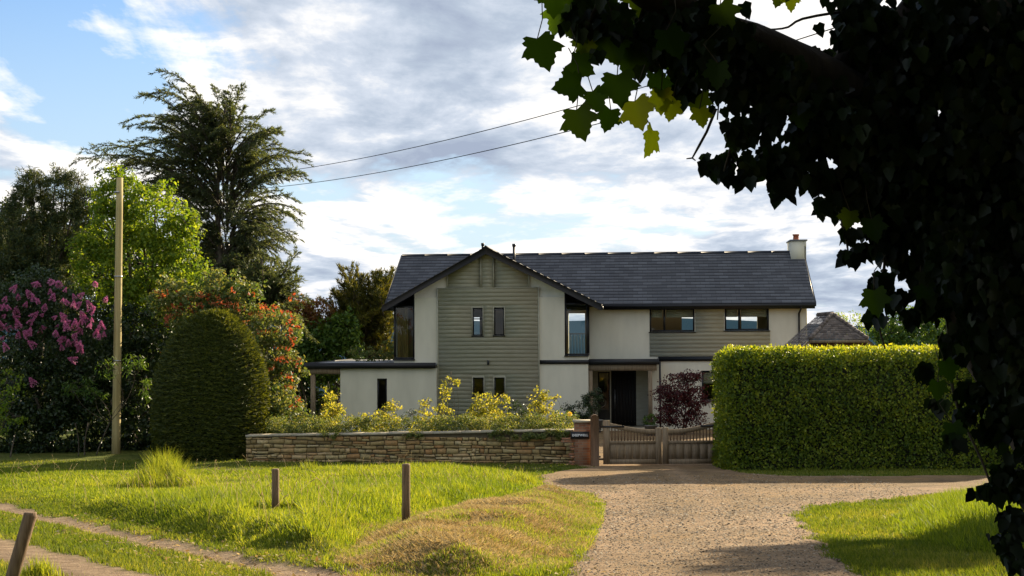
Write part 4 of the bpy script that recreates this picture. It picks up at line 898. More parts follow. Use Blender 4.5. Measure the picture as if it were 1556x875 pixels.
# pine tip candles: done as foliage clumps already; feathery cedar next
def conifer(name, base, lead, boughs, mat, label, Y, needle=.13, per=26, sec=22, depth=1.6, trunk_r=.22, droop=.35, nw=.2, copies=2, seclen=.34):
    t = thing(name, base, label, 'tree'); g = Geo(); g2 = Geo()
    tp = [P(*q, Y) for q in lead]; path = np.vstack([curve(base-[0, 0, .2], tp[0], (0, 0, 0), 4)[:-1]]+[curve(tp[i], tp[i+1], (0, 0, 0), 4)[:-1] for i in range(len(tp)-1)]+[tp[-1:]])
    g.tube(path, np.linspace(trunk_r, .02, len(path)), 8, rough=.1)
    NP, NY, NZ, NT = [], [], [], []
    for bi, bgh in enumerate(boughs):
        (x0, y0), (x1, y1) = bgh[:2]; dy0 = bgh[2] if len(bgh) > 2 else 0
        for c in range(copies):
            jit = rng.normal(size=2)*(0 if c == 0 else 20); dy = dy0+(0 if c == 0 else rng.uniform(-depth, depth)*1.3)
            if droop > .3: y0 = max(y1+(bgh[0][1]-y1)*(.78 if c == 0 else rng.uniform(.4, .9)), 158)
            a = P(x0, y0+(0 if c == 0 else rng.normal()*12), Y); kk = 1 if c == 0 else rng.uniform(.55, .95)
            b = P(x0+(x1-x0)*kk+jit[0], y0+(y1-y0)*kk+jit[1], Y+dy); ln = np.linalg.norm(b-a)
            cv = curve(a, b, (0, 0, ln*(.10+.10*(droop > .3))), 12); cv[-1] -= [0, 0, .03]; g.tube(cv, np.linspace(.05, .008, 12), 5)
            ax_ = norm(b-a); side = norm(np.cross(ax_, [0, 0, 1.0])+rng.normal(size=3)*.25)
            for k in range(sec):
                s = .12+.88*(k+rng.random())/sec; i = min(int(s*11), 10); o_ = cv[i]+(cv[i+1]-cv[i])*(s*11-i)
                sl2 = ln*seclen*(1-s)**.7*rng.uniform(.5, 1.1)+.22; sg = 1 if k % 2 else -1
                dv = norm(side*sg*rng.uniform(.4, 1)+ax_*1.0+rng.normal(size=3)*.22+[0, 0, rng.uniform(-.25, .2)]); e = o_+dv*sl2-[0, 0, sl2*droop*.8]
                sc2 = curve(o_, e, (0, 0, sl2*.12), 5); g.tube(sc2, np.linspace(.012, .004, 5), 3)
                m = int(per*(.4+sl2)); tt = rng.random(m); q = o_+(e-o_)*tt[:, None]+np.array([0, 0, 1])*(sl2*.12*4*tt*(1-tt))[:, None]+rng.normal(size=(m, 3))*.025
                NP.append(q); NY.append(dv+rng.normal(size=(m, 3))*.42-[0, 0, droop*.8]); NZ.append(rng.normal(size=(m, 3))+[0, 0, 1]); NT.append(np.clip(rng.random(m)*.8+rng.uniform(-.1, .25), 0, 1))
    NP, NY, NZ, NT = np.vstack(NP), norm(np.vstack(NY)), np.vstack(NZ), np.concatenate(NT); m = len(NP)
    g.build('trunk', MAT['bark'], t, smooth=True)
    g2.stamp(NEED[0], NEED[1], NP, frames(NY, NZ), np.stack([np.full(m, nw), needle*rng.uniform(.6, 1.4, m), np.full(m, .1)], 1), NT); g2.build('foliage', mat, t)
    return t
cb = [((335, 300), (345, 136)), ((330, 260), (236, 134)), ((325, 280), (205, 142)), ((330, 290), (185, 216)), ((320, 300), (208, 190)), ((340, 280), (300, 150)), ((345, 270), (375, 160)), ((345, 300), (430, 192)), ((350, 310), (400, 205)),
      ((350, 320), (475, 232)), ((355, 330), (472, 262)), ((350, 350), (458, 300)), ((350, 360), (462, 330)), ((345, 380), (452, 362)), ((350, 400), (425, 395)), ((310, 340), (95, 246)), ((310, 350), (135, 260)), ((315, 330), (175, 250)),
      ((330, 330), (240, 240)), ((335, 330), (285, 190)), ((340, 330), (330, 180)), ((345, 340), (385, 240)), ((335, 350), (255, 290)), ((340, 360), (300, 280)), ((345, 370), (360, 290)), ((350, 390), (415, 330)), ((330, 400), (270, 350)), ((340, 410), (320, 350)),
      ((350, 420), (390, 370)), ((350, 440), (435, 410)), ((340, 450), (300, 420)), ((350, 460), (400, 440)), ((350, 240), (320, 165)), ((330, 240), (262, 160)), ((355, 280), (440, 225)), ((345, 480), (300, 465)), ((350, 500), (405, 470)), ((345, 450), (285, 395)), ((350, 460), (425, 425)), ((345, 430), (290, 330)), ((350, 430), (410, 350)), ((345, 470), (350, 400))]
cb = [(a, (340+(b[0]-340)*.95, b[1]+4)) for a, b in cb]
conifer('cedar_tree', base_at(338, 70), [(345, 560), (335, 420), (330, 300), (335, 220), (345, 150)], cb, LM['cedar'], 'tall feathery blue-green conifer with drooping tips, highest tree of the garden', 70, copies=6, per=34, needle=.13, nw=.2, droop=.6, sec=22, seclen=.25, depth=2.0)
lb_ = [((x0, 500), (x1, y1)) for x0, x1, y1 in ((535, 520, 432), (545, 535, 425), (552, 548, 422), (560, 560, 428), (566, 572, 418), (572, 583, 420), (580, 596, 415), (585, 604, 432), (530, 508, 445), (560, 552, 440), (572, 590, 440))]+[((545, 545), (508, 480)), ((550, 540), (520, 470)), ((560, 540), (590, 470)), ((565, 550), (600, 490)), ((555, 560), (505, 520)), ((560, 560), (600, 530)), ((550, 540), (550, 470)), ((560, 570), (530, 540)), ((565, 570), (585, 540)), ((545, 530), (535, 470)), ((570, 530), (575, 470))]
conifer('golden_conifer', base_at(557, 74), [(557, 560), (557, 500), (560, 430)], lb_, LM['leyl'], 'golden-tipped conifer with wispy leaders between the shrubs and the house', 74, needle=.17, per=30, copies=5, depth=1.4, droop=-.15, nw=.2, sec=22, seclen=.28)
cyp = [((400, 470), (x, y)) for x, y in ((370, 400), (395, 385), (420, 395), (440, 420), (450, 440), (360, 440), (380, 430), (410, 430), (430, 455), (365, 470), (455, 465), (395, 410))]
conifer('cypress_tree', base_at(402, 66), [(402, 560), (400, 470), (398, 392)], cyp, LM['cedar'], 'brownish low cypress under the right side of the tall conifer', 66, needle=.14, copies=5, per=28, depth=1.0, droop=.1, sec=18)
# lilac with flower heads
lil = pxblobs([(35, 455, 42), (85, 470, 45), (120, 500, 42), (20, 510, 45), (70, 530, 48), (125, 545, 35), (0, 470, 40), (60, 430, 25)], 50)
lt = broadleaf('lilac_bush', base_at(70, 50.5), lil, 'lilac bush covered in purple flower heads at the far left', 'bush', LM['dark'], .11, dens=7, cr=.3, per=26, stems=3, trunk_r=.07)
def panicle():
    g = Geo(); m = 260; h = rng.random(m)**.8; r = .085*(1-h)**.8+.012; a = rng.uniform(0, 6.28, m); q = np.stack([np.cos(a)*r, np.sin(a)*r, h*.26-.05], 1)*rng.uniform(.75, 1.1, (m, 1))
    g.stamp(KITE[0], KITE[1], q, frames(norm(q*[1, 1, .3]+rand_dirs(m)*.02), rand_dirs(m)), .04*rng.uniform(.7, 1.3, m), rng.random(m)); return g
pan = [panicle() for _ in range(3)]; pobs = []
for i, (x, y) in enumerate([(18, 470), (35, 462), (45, 447), (60, 440), (58, 462), (30, 480), (5, 485), (15, 500), (50, 480), (78, 455), (90, 430), (75, 425), (115, 455), (85, 505), (100, 500), (110, 510), (95, 515), (120, 490), (135, 475), (140, 490), (128, 505), (105, 520), (90, 520), (150, 500), (158, 497), (155, 510), (125, 525), (122, 532), (70, 500), (62, 505), (40, 505), (25, 515), (12, 530), (3, 515), (48, 515), (115, 548), (50, 430), (28, 452), (8, 455), (66, 475), (145, 512), (80, 480), (98, 488), (112, 498), (52, 583), (130, 482), (0, 470), (22, 440)]+[(rng.uniform(-5, 160), rng.uniform(430, 530)) for _ in range(36)]):
    c = P(x+rng.normal()*2, y+rng.normal()*2, 49.0+rng.uniform(-.5, .3))
    if i < 3: o = pan[i].build('blossom', MAT['lilac_petal'], None); pobs.append(o)
    else: o = pobs[i % 3].copy(); C.objects.link(o)
    o.parent = lt; o.location = Vector(c-np.array(lt['_o'])); o.rotation_euler = (rng.normal()*.5, rng.normal()*.5, rng.uniform(0, 6)); s_ = rng.uniform(.5, 1.15); o.scale = (s_, s_, s_)
# understorey
broadleaf('rhododendron', base_at(40, 51), pxblobs([(20, 590, 55), (75, 600, 60), (40, 650, 50), (95, 655, 45), (0, 650, 45), (120, 610, 40), (20, 685, 30), (70, 690, 28), (110, 690, 26)], 50.8), 'dark evergreen bush below the lilac at the left edge', 'bush', LM['dark'], .12, dens=7, cr=.28, per=26, stems=3, trunk_r=.06, tmpl=OVAL)
broadleaf('laurel_bush', base_at(205, 51.5), pxblobs([(190, 560, 50), (235, 540, 45), (170, 620, 50), (215, 640, 50), (200, 500, 40), (150, 560, 40), (160, 675, 30), (215, 680, 28), (190, 690, 20), (140, 690, 22), (250, 600, 40), (265, 520, 35)], 51.5), 'shady dark bush between the pole and the clipped yew', 'bush', LM['dark'], .12, dens=7, cr=.28, per=26, stems=3, trunk_r=.07, tmpl=OVAL)
broadleaf('sunlit_sapling', base_at(8, 48.5), pxblobs([(5, 610, 22), (18, 580, 18), (-5, 640, 20), (20, 635, 14)], 48.5), 'thin light green sapling at the left edge of the shade', 'bush', LM['bright'], .10, dens=6, cr=.2, per=14, stems=2, trunk_r=.03)
broadleaf('bamboo_clump', base_at(135, 49), pxblobs([(125, 585, 20, .5), (145, 600, 15, .5), (110, 590, 12, .6), (205, 555, 14, 1.6), (218, 590, 12, 1.6), (165, 560, 14)], 48.8), 'narrow-leaved bamboo in front of the dark bushes near the pole', 'bamboo', LM['mid'], .17, dens=10, cr=.2, per=12, tmpl=NEED, stems=4, trunk_r=.02, droop=.7)
pho = pxblobs([(290, 465, 42), (340, 480, 40), (385, 500, 42), (405, 545, 42), (410, 590, 38), (425, 620, 30), (330, 440, 35), (260, 450, 32), (370, 455, 35), (430, 500, 30), (395, 640, 30), (440, 560, 22)], 50)
ph = broadleaf('red_tipped_shrub', base_at(370, 50.5), pho, 'large mixed shrub with scarlet young tips behind the clipped yew', 'bush', LM['photinia'], .12, dens=7, cr=.28, per=26, stems=3, trunk_r=.07, tmpl=OVAL)
g = Geo(); cs = [P(x+rng.normal()*3, y+rng.normal()*2, 48.6+rng.uniform(-.3, .5)) for x, y in [(300, 447), (345, 462), (275, 475), (265, 478), (290, 478), (335, 460), (355, 463), (385, 478), (392, 480), (370, 492), (405, 480), (310, 480), (425, 525), (430, 548), (436, 546), (445, 550), (420, 545), (395, 505), (375, 510), (440, 585), (320, 462), (255, 470), (415, 500), (430, 570), (410, 560), (240, 445), (280, 455)]]
clumps(g, np.array(cs), rng.uniform(.12, .3, len(cs)), 20, .10, NEED, (0, 1), -.4, (1.5, 1, .5)); cs2 = np.array([P(rng.uniform(245, 455), rng.uniform(440, 620), 48.9+rng.uniform(-.3, .6)) for _ in range(150)]); cs2 = cs2[[abs(v[0]+9.1) > 1.75 or v[2] > 4.6 for v in cs2]]; clumps(g, cs2, np.full(len(cs2), .12), 8, .10, OVAL, (0, 1), -.4); g.build('red_tips', LM['redtip'], ph)
broadleaf('bronze_shrub', base_at(470, 73), pxblobs([(455, 480, 26), (485, 480, 28), (430, 470, 26), (505, 490, 20), (470, 500, 28), (410, 462, 22)], 73), 'bronze-red shrub between the scarlet-tipped bush and the laurel', 'bush', LM['bronze'], .14, dens=7, cr=.3, per=24, stems=2, trunk_r=.06)
broadleaf('laurel_bush', base_at(505, 72), pxblobs([(495, 515, 32), (520, 500, 26), (470, 540, 30), (520, 540, 26), (455, 520, 24), (490, 560, 26), (535, 525, 16)], 72), 'rounded fresh green laurel left of the house above the flat roof', 'bush', LM['mid'], .17, dens=6, cr=.32, per=24, stems=2, trunk_r=.07, tmpl=OVAL)
broadleaf('laurel_bush', base_at(435, 50.5), pxblobs([(425, 600, 26), (440, 630, 26), (415, 640, 24), (455, 655, 16)], 49.0), 'light green bush filling the gap between yew and carport', 'bush', LM['photinia'], .10, dens=9, cr=.2, per=22, stems=2, trunk_r=.04)
broadleaf('background_tree', base_at(20, 75), pxblobs([(0, 400, 70), (60, 420, 70), (130, 440, 70), (220, 470, 70), (300, 500, 70), (20, 520, 80), (120, 560, 80), (250, 580, 80), (420, 560, 60), (480, 580, 50), (20, 620, 80), (120, 640, 70), (220, 640, 70), (20, 680, 60), (120, 690, 60), (220, 690, 60), (330, 640, 70), (25, 350, 45), (90, 365, 50), (150, 395, 50), (330, 440, 60), (400, 455, 40), (255, 410, 50), (200, 380, 50), (340, 400, 42), (370, 430, 40), (310, 450, 45), (420, 620, 60), (470, 630, 40)], 75), 'dark mass of trees filling the gaps behind the left-hand garden', 'trees', LM['dark'], .22, dens=2.6, cr=.5, per=30, stems=3, trunk_r=.2)
broadleaf('small_far_tree', base_at(560, 68), pxblobs([(585, 532, 14), (560, 540, 14), (545, 535, 12), (600, 538, 10)], 66), 'light shrub tops showing over the flat roof', 'bush', LM['photinia'], .10, dens=9, cr=.2, per=20, stems=2, trunk_r=.05)
# trees beyond the hedge on the right
broadleaf('round_tree', base_at(1375, 92), pxblobs([(1350, 505, 22), (1375, 490, 26), (1395, 510, 28), (1340, 525, 20), (1365, 530, 26), (1420, 495, 26), (1330, 508, 12), (1450, 520, 30)], 92), 'dense dark round tree standing beyond the hedge', 'tree', LM['mid'], .16, dens=5, cr=.35, per=26, trunk_r=.2)
broadleaf('budding_tree', base_at(1295, 110), pxblobs([(1290, 490, 20), (1305, 495, 18), (1275, 480, 12), (1320, 500, 14)], 110), 'sparse yellow-green tree behind the shingled outbuilding', 'tree', LM['bright'], .14, dens=3, cr=.4, per=10, trunk_r=.14)

# ------------------------------------------------------------------ shingled outbuilding behind the hedge
SY = 50.0; shed = thing('outbuilding', (P(1265, 600, SY)[0], SY, gz(11, SY)), 'small outbuilding with a half-hipped shingle roof and brown boarded gable behind the hedge', 'outbuilding')
yaw2 = R(3.6); e1 = np.array([math.cos(yaw2), -math.sin(yaw2)]); e2 = np.array([math.sin(yaw2), math.cos(yaw2)]); so_ = P(1273, 600, SY)[:2]
def S(u, w, z): p = so_+e1*u+e2*w; return (p[0], p[1], z)
ze, zh_, zp = P(1273, 540, SY)[2], P(1273, 516, SY)[2], P(1265, 478, SY+.9)[2]
hw = 1.75; uh = .93; wpk = 1.0; wbk = 4.6
def shakes(g, quad):
    A, B, Cc, D = [np.array(q, float) for q in quad]; n = max(2, int(np.linalg.norm(D-A)/.15)); nv = np.cross(B-A, D-A); nv = nv/np.linalg.norm(nv); nv = nv if nv[2] > 0 else -nv
    for i in range(n):
        a, b = i/n, min(1, (i+1.1)/n); l = np.linalg.norm((B-A)*(1-a)+(Cc-D)*a); m = max(1, int(l/.15)); cuts = np.clip(np.linspace(0, 1, m+1)+np.r_[0, rng.normal(size=max(m-1, 0))*.015, 0][:m+1], 0, 1)
        for j in range(m):
            c0, c1 = cuts[j], cuts[j+1]-.004; pt_ = lambda s, t_, o_: tuple((A+(B-A)*s)*(1-t_)+(D+(Cc-D)*s)*t_+nv*o_)
            k = rng.uniform(.02, .034); v = [pt_(c0, a, k), pt_(c1, a, k), pt_(c1, b, .01), pt_(c0, b, .01), pt_(c0, a, .0), pt_(c1, a, .0)]
            g.faces([S(*q) for q in v], [(0, 1, 2, 3), (4, 5, 1, 0)], rng.random())
g = Geo(); zed = zp-(zp-ze)*1.0
hz_slope = (zp-zh_)/uh; ze2 = zp-hz_slope*hw*1.1
hu = hw*1.1
shakes(g, [(-hu, -.3, ze2), (-uh, -.3, zh_), (0, wpk, zp), (0, wpk, zp)]) if False else None
# main slopes: eave to ridge, front edge follows verge then hip
shakes(g, [(-hu, wbk, ze2), (-hu, -.3, ze2), (-uh, -.3, zh_), (-uh, wbk, zh_)]); shakes(g, [(-uh, wbk, zh_), (-uh, -.3, zh_), (0, wpk, zp), (0, wbk, zp)])
shakes(g, [(hu, -.3, ze2), (hu, wbk, ze2), (uh, wbk, zh_), (uh, -.3, zh_)]); shakes(g, [(uh, -.3, zh_), (uh, wbk, zh_), (0, wbk, zp), (0, wpk, zp)])
shakes(g, [(-uh, -.3, zh_), (uh, -.3, zh_), (0, wpk, zp), (0, wpk, zp)])
g.build('roof', MAT['tile_shake'], shed)
g = Geo()
for a, b in (((-uh, -.3, zh_), (0, wpk, zp)), ((uh, -.3, zh_), (0, wpk, zp)), ((0, wpk, zp), (0, wbk, zp))):
    a, b = np.array(a), np.array(b); n = 9 if b[1] < 2 else 22
    for i in range(n): p0_, p1_ = a+(b-a)*i/n, a+(b-a)*((i+1.15)/n); g.tube([S(*(p0_+[0, 0, .045])), S(*(p1_+[0, 0, .03]))], [.075, .06], 6, rng.random())
g.build('hip_tiles', MAT['tile_shake'], shed)
g = Geo(); nb = 12
for i in range(nb):
    z0_, z1_ = .0+(zh_-.05)*i/nb, (zh_-.05)*(i+1)/nb-.006; hwz = min(hw, (zp-z1_)/hz_slope-.08); g.box(-hwz, hwz, -.02-.01*(i % 2), .1, z0_, z1_, S)
g.box(-hw, -hw+.1, .1, wbk, 0, ze2+.05, S); g.box(hw-.1, hw, .1, wbk, 0, ze2+.05, S); g.box(-hw, hw, wbk-.1, wbk, 0, ze2, S); g.build('wall', MAT['shed'], shed)
g = Geo()
for sg in (-1, 1): g.prism([(sg*hu, ze2-.13), (sg*hu, ze2), (sg*uh, zh_), (sg*uh, zh_-.13)], -.36, -.31, lambda p, q, h: S(p, h, q))
g.box(-uh, uh, -.365, -.3, zh_-.1, zh_-.01, S); g.build('barge_board', MAT['oak'], shed)

# ------------------------------------------------------------------ garden plants behind the wall
bedY = wl[1]
def plant(name, px, Y, blobs, label, mat, cat='shrub', leaf=.075, dens=22, cr=.13, per=11, tmpl=OVAL, **k):
    b = base_at(px, Y); return broadleaf(name, b, pxblobs(blobs, Y), label, cat, mat, leaf, dens=dens, cr=cr, per=per, tmpl=tmpl, stems=k.pop('stems', 4), trunk_r=k.pop('tr', .022), **k)
plant('golden_shrub', 505, 48, [(505, 610, 12, 1.1), (500, 632, 16), (515, 625, 12), (500, 650, 18), (498, 592, 5, 1.6)], 'orange-tipped golden shrub in front of the carport post', LM['gold'], group='golden shrubs behind the wall')
plant('golden_shrub', 575, 47.5, [(565, 640, 16), (590, 630, 16), (600, 617, 8), (575, 650, 20), (550, 645, 14), (595, 645, 14)], 'variegated golden shrub below the narrow window of the low wing', LM['gold'], group='golden shrubs behind the wall')
plant('golden_shrub', 645, 47.5, [(645, 630, 12, 1.3), (640, 648, 18), (646, 610, 6, 1.5)], 'small upright golden shrub left of the boarding', LM['gold'], group='golden shrubs behind the wall')
plant('golden_shrub', 672, 47.3, [(676, 598, 10, 1.2), (668, 620, 8, 1.3), (684, 578, 8, .7), (680, 625, 9, .6), (665, 645, 16), (690, 580, 6, .6)], 'tall leggy golden shrub against the left edge of the boarding', LM['gold'], group='golden shrubs behind the wall')
plant('golden_shrub', 738, 47.5, [(735, 610, 16), (755, 622, 16), (725, 625, 14), (745, 640, 20), (765, 605, 8), (720, 640, 14), (772, 640, 14)], 'broad golden shrub covering the lower small windows', LM['gold'], group='golden shrubs behind the wall')
plant('golden_shrub', 826, 47.3, [(818, 600, 12, 1.3), (830, 615, 14), (812, 625, 12), (835, 635, 16), (820, 645, 14), (845, 603, 6, .7)], 'golden shrub right of the boarding near the gable corner', LM['gold'], group='golden shrubs behind the wall')
plant('dark_shrub', 775, 49, [(720, 630, 14), (785, 625, 14), (795, 640, 16), (710, 638, 10), (775, 615, 10)], 'dark leafy shrub behind the broad golden one', LM['dark'], leaf=.06)
plant('dark_shrub', 612, 48.5, [(612, 640, 12), (622, 648, 12), (625, 630, 7)], 'low dark shrub between two golden ones', LM['dark'], leaf=.05)
plant('yellow_flower_clump', 862, 46.5, [(862, 640, 13), (850, 645, 12), (872, 648, 10), (845, 632, 10), (876, 632, 6, 1.4)], 'bright green clump beside the brick pier with one yellow flower', LM['mid'], cat='plant', leaf=.06)
fl = bpy.data.objects['yellow_flower_clump']; g = Geo(); c = P(865.5, 629, 46.2); 
for k in range(9): d = np.array([math.cos(k*.7), -.4, math.sin(k*.7)]); g.stamp(OVAL[0], OVAL[1], [c], frames(np.array([d]), np.array([[0, -1, 0.]])), np.array([.09]), [rng.random()])
g.build('flower', MAT['flower_yellow'], fl)
# ground cover trailing over the wall: nobody could count it
cc, rr = [], []
for s in np.r_[np.linspace(410, 872, 130), rng.uniform(415, 560, 40), rng.uniform(640, 872, 80)]:
    y = 659-4*(s-400)/480+rng.uniform(-20, 3)-(6*fbm(s, 3, 60, 2)); cc.append(P(s, y, wl[1]+(wr[1]-wl[1])*(s-374)/500+.35+rng.uniform(0, 1.1))); rr.append(rng.uniform(.12, .24))
for s in list(rng.uniform(480, 520, 3))+list(rng.uniform(610, 640, 5))+list(rng.uniform(745, 872, 34)): cc.append(P(s, 661-4*(s-400)/480+rng.uniform(-4, 5+4*(s > 740)), wl[1]+(wr[1]-wl[1])*(s-374)/500-.12)); rr.append(rng.uniform(.06, .13))
g = Geo(); clumps(g, np.array(cc), np.array(rr), 70, .055, OVAL, (.2, 1), .1, (1.3, 1, .8)); tag(g.build('ground_cover', LM['photinia']), 'leafy ground cover spilling along the top of the stone wall', kind='stuff')
# entrance plants
def pot(name, px, Y, rad, h, label, cat='plant pot'):
    b = base_at(px, Y); t = thing(name, b, label, cat); g = Geo(); z = b[2]
    g.tube([b+[0, 0, -.0], b+[0, 0, h*.9], b+[0, 0, h*.91], b+[0, 0, h]], [rad*.72, rad, rad*1.1, rad*1.1], 18); g.build('pot', MAT['potclay'], t, smooth=False); return t, b, h
t_, b_, h_ = pot('plant_pot', 905, 59.5, .26, .5, 'grey pot left of the front door')
broadleaf('clipped_bay', b_+[0, 0, .45], pxblobs([(900, 612, 15), (908, 600, 8), (893, 605, 8)], 59.5), 'dark rounded bay bush in the pot left of the front door', 'bush', LM['dark'], .06, dens=24, cr=.15, per=30, trunk_r=.03)
broadleaf('leafy_shrub', base_at(878, 58), pxblobs([(885, 625, 14), (872, 630, 12), (865, 620, 9), (895, 640, 12)], 58), 'dark shrub by the gable corner behind the brick pier', 'bush', LM['dark'], .06, dens=22, cr=.15, per=26, trunk_r=.03, stems=2)
t_, b_, h_ = pot('plant_pot', 988.5, 57, .24, .42, 'grey pot at the foot of the porch post')
broadleaf('box_ball', b_+[0, 0, .38], pxblobs([(988.5, 639, 10.5, 1.05)], 57), 'small clipped box ball in front of the porch post', 'topiary', LM['mid'], .045, dens=60, cr=.07, per=26, trunk_r=.02, shell=.85)
broadleaf('acer_tree', base_at(1035, 57.5), pxblobs([(1030, 590, 24, .9), (1050, 575, 16, .7), (1012, 600, 18, .9), (1055, 600, 18), (1035, 625, 26), (1010, 630, 18), (1060, 635, 14), (1062, 570, 7, .6), (1075, 612, 8, .5), (1030, 572, 10, .6)], 57.5), 'dark red Japanese maple against the wall right of the porch', 'tree', LM['acer'], .08, dens=16, cr=.2, per=24, trunk_r=.05, stems=2, tmpl=KITE, sq=(1.3, 1, .5))

# ------------------------------------------------------------------ grass (nobody could count it)
BL = ([(-.5, 0, 0), (.5, 0, 0), (.36, .55, .10), (0, 1, .38), (-.36, .55, .10)], [(0, 1, 2, 4), (4, 2, 3)])
def blades(g, xy, h, w, tint, lean=.35, wind=(-.1, .1)):
    n = len(xy); z = G(xy[:, 0], xy[:, 1]); a = rng.uniform(0, 2*np.pi, n); up_ = np.stack([np.cos(a)*lean*rng.random(n)+wind[0], np.sin(a)*lean*rng.random(n)+wind[1], np.ones(n)], 1)
    b = rng.uniform(0, 2*np.pi, n); nrm = np.stack([np.cos(b), np.sin(b), np.zeros(n)+.05], 1)
    g.stamp(BL[0], BL[1], np.stack([xy[:, 0], xy[:, 1], z-.01], 1), frames(norm(up_), nrm), np.stack([w, h, h], 1), tint)
def scat(n, x0, x1, y0, y1, cond, p=1.0):
    out = []; tot = 0
    while tot < n:
        m = n*3; y = (y0**(1-p)+rng.random(m)*(y1**(1-p)-y0**(1-p)))**(1/(1-p)) if p != 1 else y0*(y1/y0)**rng.random(m)
        x = rng.uniform(x0, x1, m); k = (np.abs(x) < .36*y+1.0); x, y = x[k], y[k]; k = cond(x, y); out.append(np.stack([x[k], y[k]], 1)); tot += k.sum()
        if k.sum() == 0: break
    return np.vstack(out)[:n]
isl = lambda x, y: sdist(ISLAND, x, y)
xy = scat(260000, -17, 1.5, 16, 46.5, lambda x, y: (isl(x, y)+.25*(fbm(x, y, .5, 6)-.5) > -.02) & (rng.random(len(x)) < .35+fbm(x, y, 1.1, 3)*1.2), 1.3)
e = np.clip(isl(xy[:, 0], xy[:, 1])/.9, .0, 1); e = .35+.65*e; f = fbm(xy[:, 0], xy[:, 1], 1.6, 11); fr_ = np.clip((xy[:, 0]+9.5)/5, .42, 1)
h = (.10+.21*f)*e*fr_*rng.uniform(.55, 1.35, len(xy))
for b in STAKES: h *= np.where((np.abs(xy[:, 0]-b[0]*xy[:, 1]/b[1]) < .35) & (xy[:, 1] < b[1]+.1) & (xy[:, 1] > b[1]-3.5), .45, 1)
w = np.where(xy[:, 1] > 27, .021, .015)*rng.uniform(.7, 1.3, len(xy))
g = Geo(); blades(g, xy, h, w, np.clip(rng.random(len(xy))*.75+(fbm(xy[:, 0], xy[:, 1], 2.2, 1)-.35)*.7, 0, 1), .6)
# taller clumps
def tuft(px, py, rad, n, hh, g, w=.011):
    hh *= .8
    c = gp(px, py); q = c+rng.normal(size=(n, 2))*[rad*.5, rad*.4]; r = np.minimum(np.hypot(*(q-c).T), rad)
    blades(g, q, hh*rng.uniform(.5, 1.1, n)*np.exp(-1.1*(r/rad)**2), np.full(n, w*1.25), rng.uniform(.4, 1, n), .35)
for px, py, rad, n, hh in ((252, 740, .6, 1500, 1.2), (235, 742, .5, 700, 1.0), (270, 742, .5, 700, .95), (225, 747, .8, 900, .6), (285, 747, .8, 900, .6), (235, 746, .3, 600, .8), (275, 746, .3, 600, .75), (470, 722, .5, 300, .55), (505, 725, .6, 250, .5), (740, 735, .6, 350, .5), (795, 738, .5, 350, .55), (770, 742, .6, 400, .5), (660, 780, .35, 200, .4), (600, 770, .5, 260, .45), (350, 790, .4, 160, .35), (700, 765, .5, 300, .45), (560, 790, .4, 250, .4), (480, 800, .4, 220, .38), (130, 745, .6, 220, .35), (420, 760, .5, 260, .4)):
    tuft(px, py, rad, n, hh, g)
tag(g.build('long_grass', LM['blade']), 'long bright seeding grass filling the verge island', kind='stuff')
g = Geo(); xy = scat(900, -14, 1.4, 17, 46, lambda x, y: isl(x, y) > .15, 1.2)
for x, y in xy[:260]:
    z = gz(x, y); hh_ = rng.uniform(.26, .5); b_ = rng.normal(size=2)*.12; tp_ = np.array([x+b_[0], y+b_[1], z+hh_]); g.tube([(x, y, z), (x+b_[0]*.3, y+b_[1]*.3, z+hh_*.6), tp_], [.002, .002, .0015], 3, .9); g.tube([tp_, tp_+[b_[0]*.3, b_[1]*.3, .05]], [.006, .003], 4, rng.uniform(.6, 1))
tag(g.build('seed_heads', LM['straw']), 'pale grass seed heads standing above the verge', kind='stuff')
# right-hand long grass and the tuft by the leaning post
g = Geo(); RG = gpoly([(1350, 800), (1390, 770), (1440, 756), (1540, 750), (1640, 752), (1640, 850), (1540, 850), (1450, 838), (1370, 820)])
xy = scat(26000, 3, 12, 15, 33, lambda x, y: sdist(RG, x, y)+.5*(fbm(x, y, .8, 2)-.5) > 0); e = np.clip(sdist(RG, xy[:, 0], xy[:, 1])/1.0+.3, .3, 1)
blades(g, xy, (.14+.3*fbm(xy[:, 0], xy[:, 1], 1.1, 4))*e*rng.uniform(.6, 1.3, len(xy)), np.full(len(xy), .014), rng.uniform(0, .7, len(xy)), .5)
for px, py, rad, n, hh in ((62, 885, .22, 420, .28), (20, 905, .3, 300, .22)): tuft(px, py, rad, n, hh, g, .007)
tag(g.build('long_grass', LM['blade']), 'patch of long grass beside the drive under the big tree', kind='stuff')
# short turf
def turf_ok(x, y):
    wb = .5*(fbm(x, y, .8, 9)-.5); d = np.maximum(sdist(DRIVE, x, y), sdist(COURT, x, y))+wb; t_ = np.maximum(sdist(TRACK, x, y), sdist(TRACK2, x, y))+.8*wb
    return (d < .02+.12*rng.random(len(x))) & (t_ < .0+.12*rng.random(len(x))) & (isl(x, y) < .35) & (sdist(DEAD, x, y) < .25*rng.random(len(x))*4) & (rng.random(len(x)) < .25+1.3*fbm(x, y, .35, 5))
xy = scat(230000, -19, 17, 10.5, 47, turf_ok, 1.6)
nf = np.clip(xy[:, 1]/20, .6, 1.6); g = Geo(); blades(g, xy, (.03+.05*fbm(xy[:, 0], xy[:, 1], .7, 3))*rng.uniform(.6, 1.5, len(xy)), .013*nf*rng.uniform(.7, 1.3, len(xy)), np.clip(rng.random(len(xy))*.7+(fbm(xy[:, 0], xy[:, 1], 1.5, 8)-.4)*.9, 0, 1), .9)
tag(g.build('short_turf', LM['lawn']), 'short trodden turf beside the track and the drive', kind='stuff')
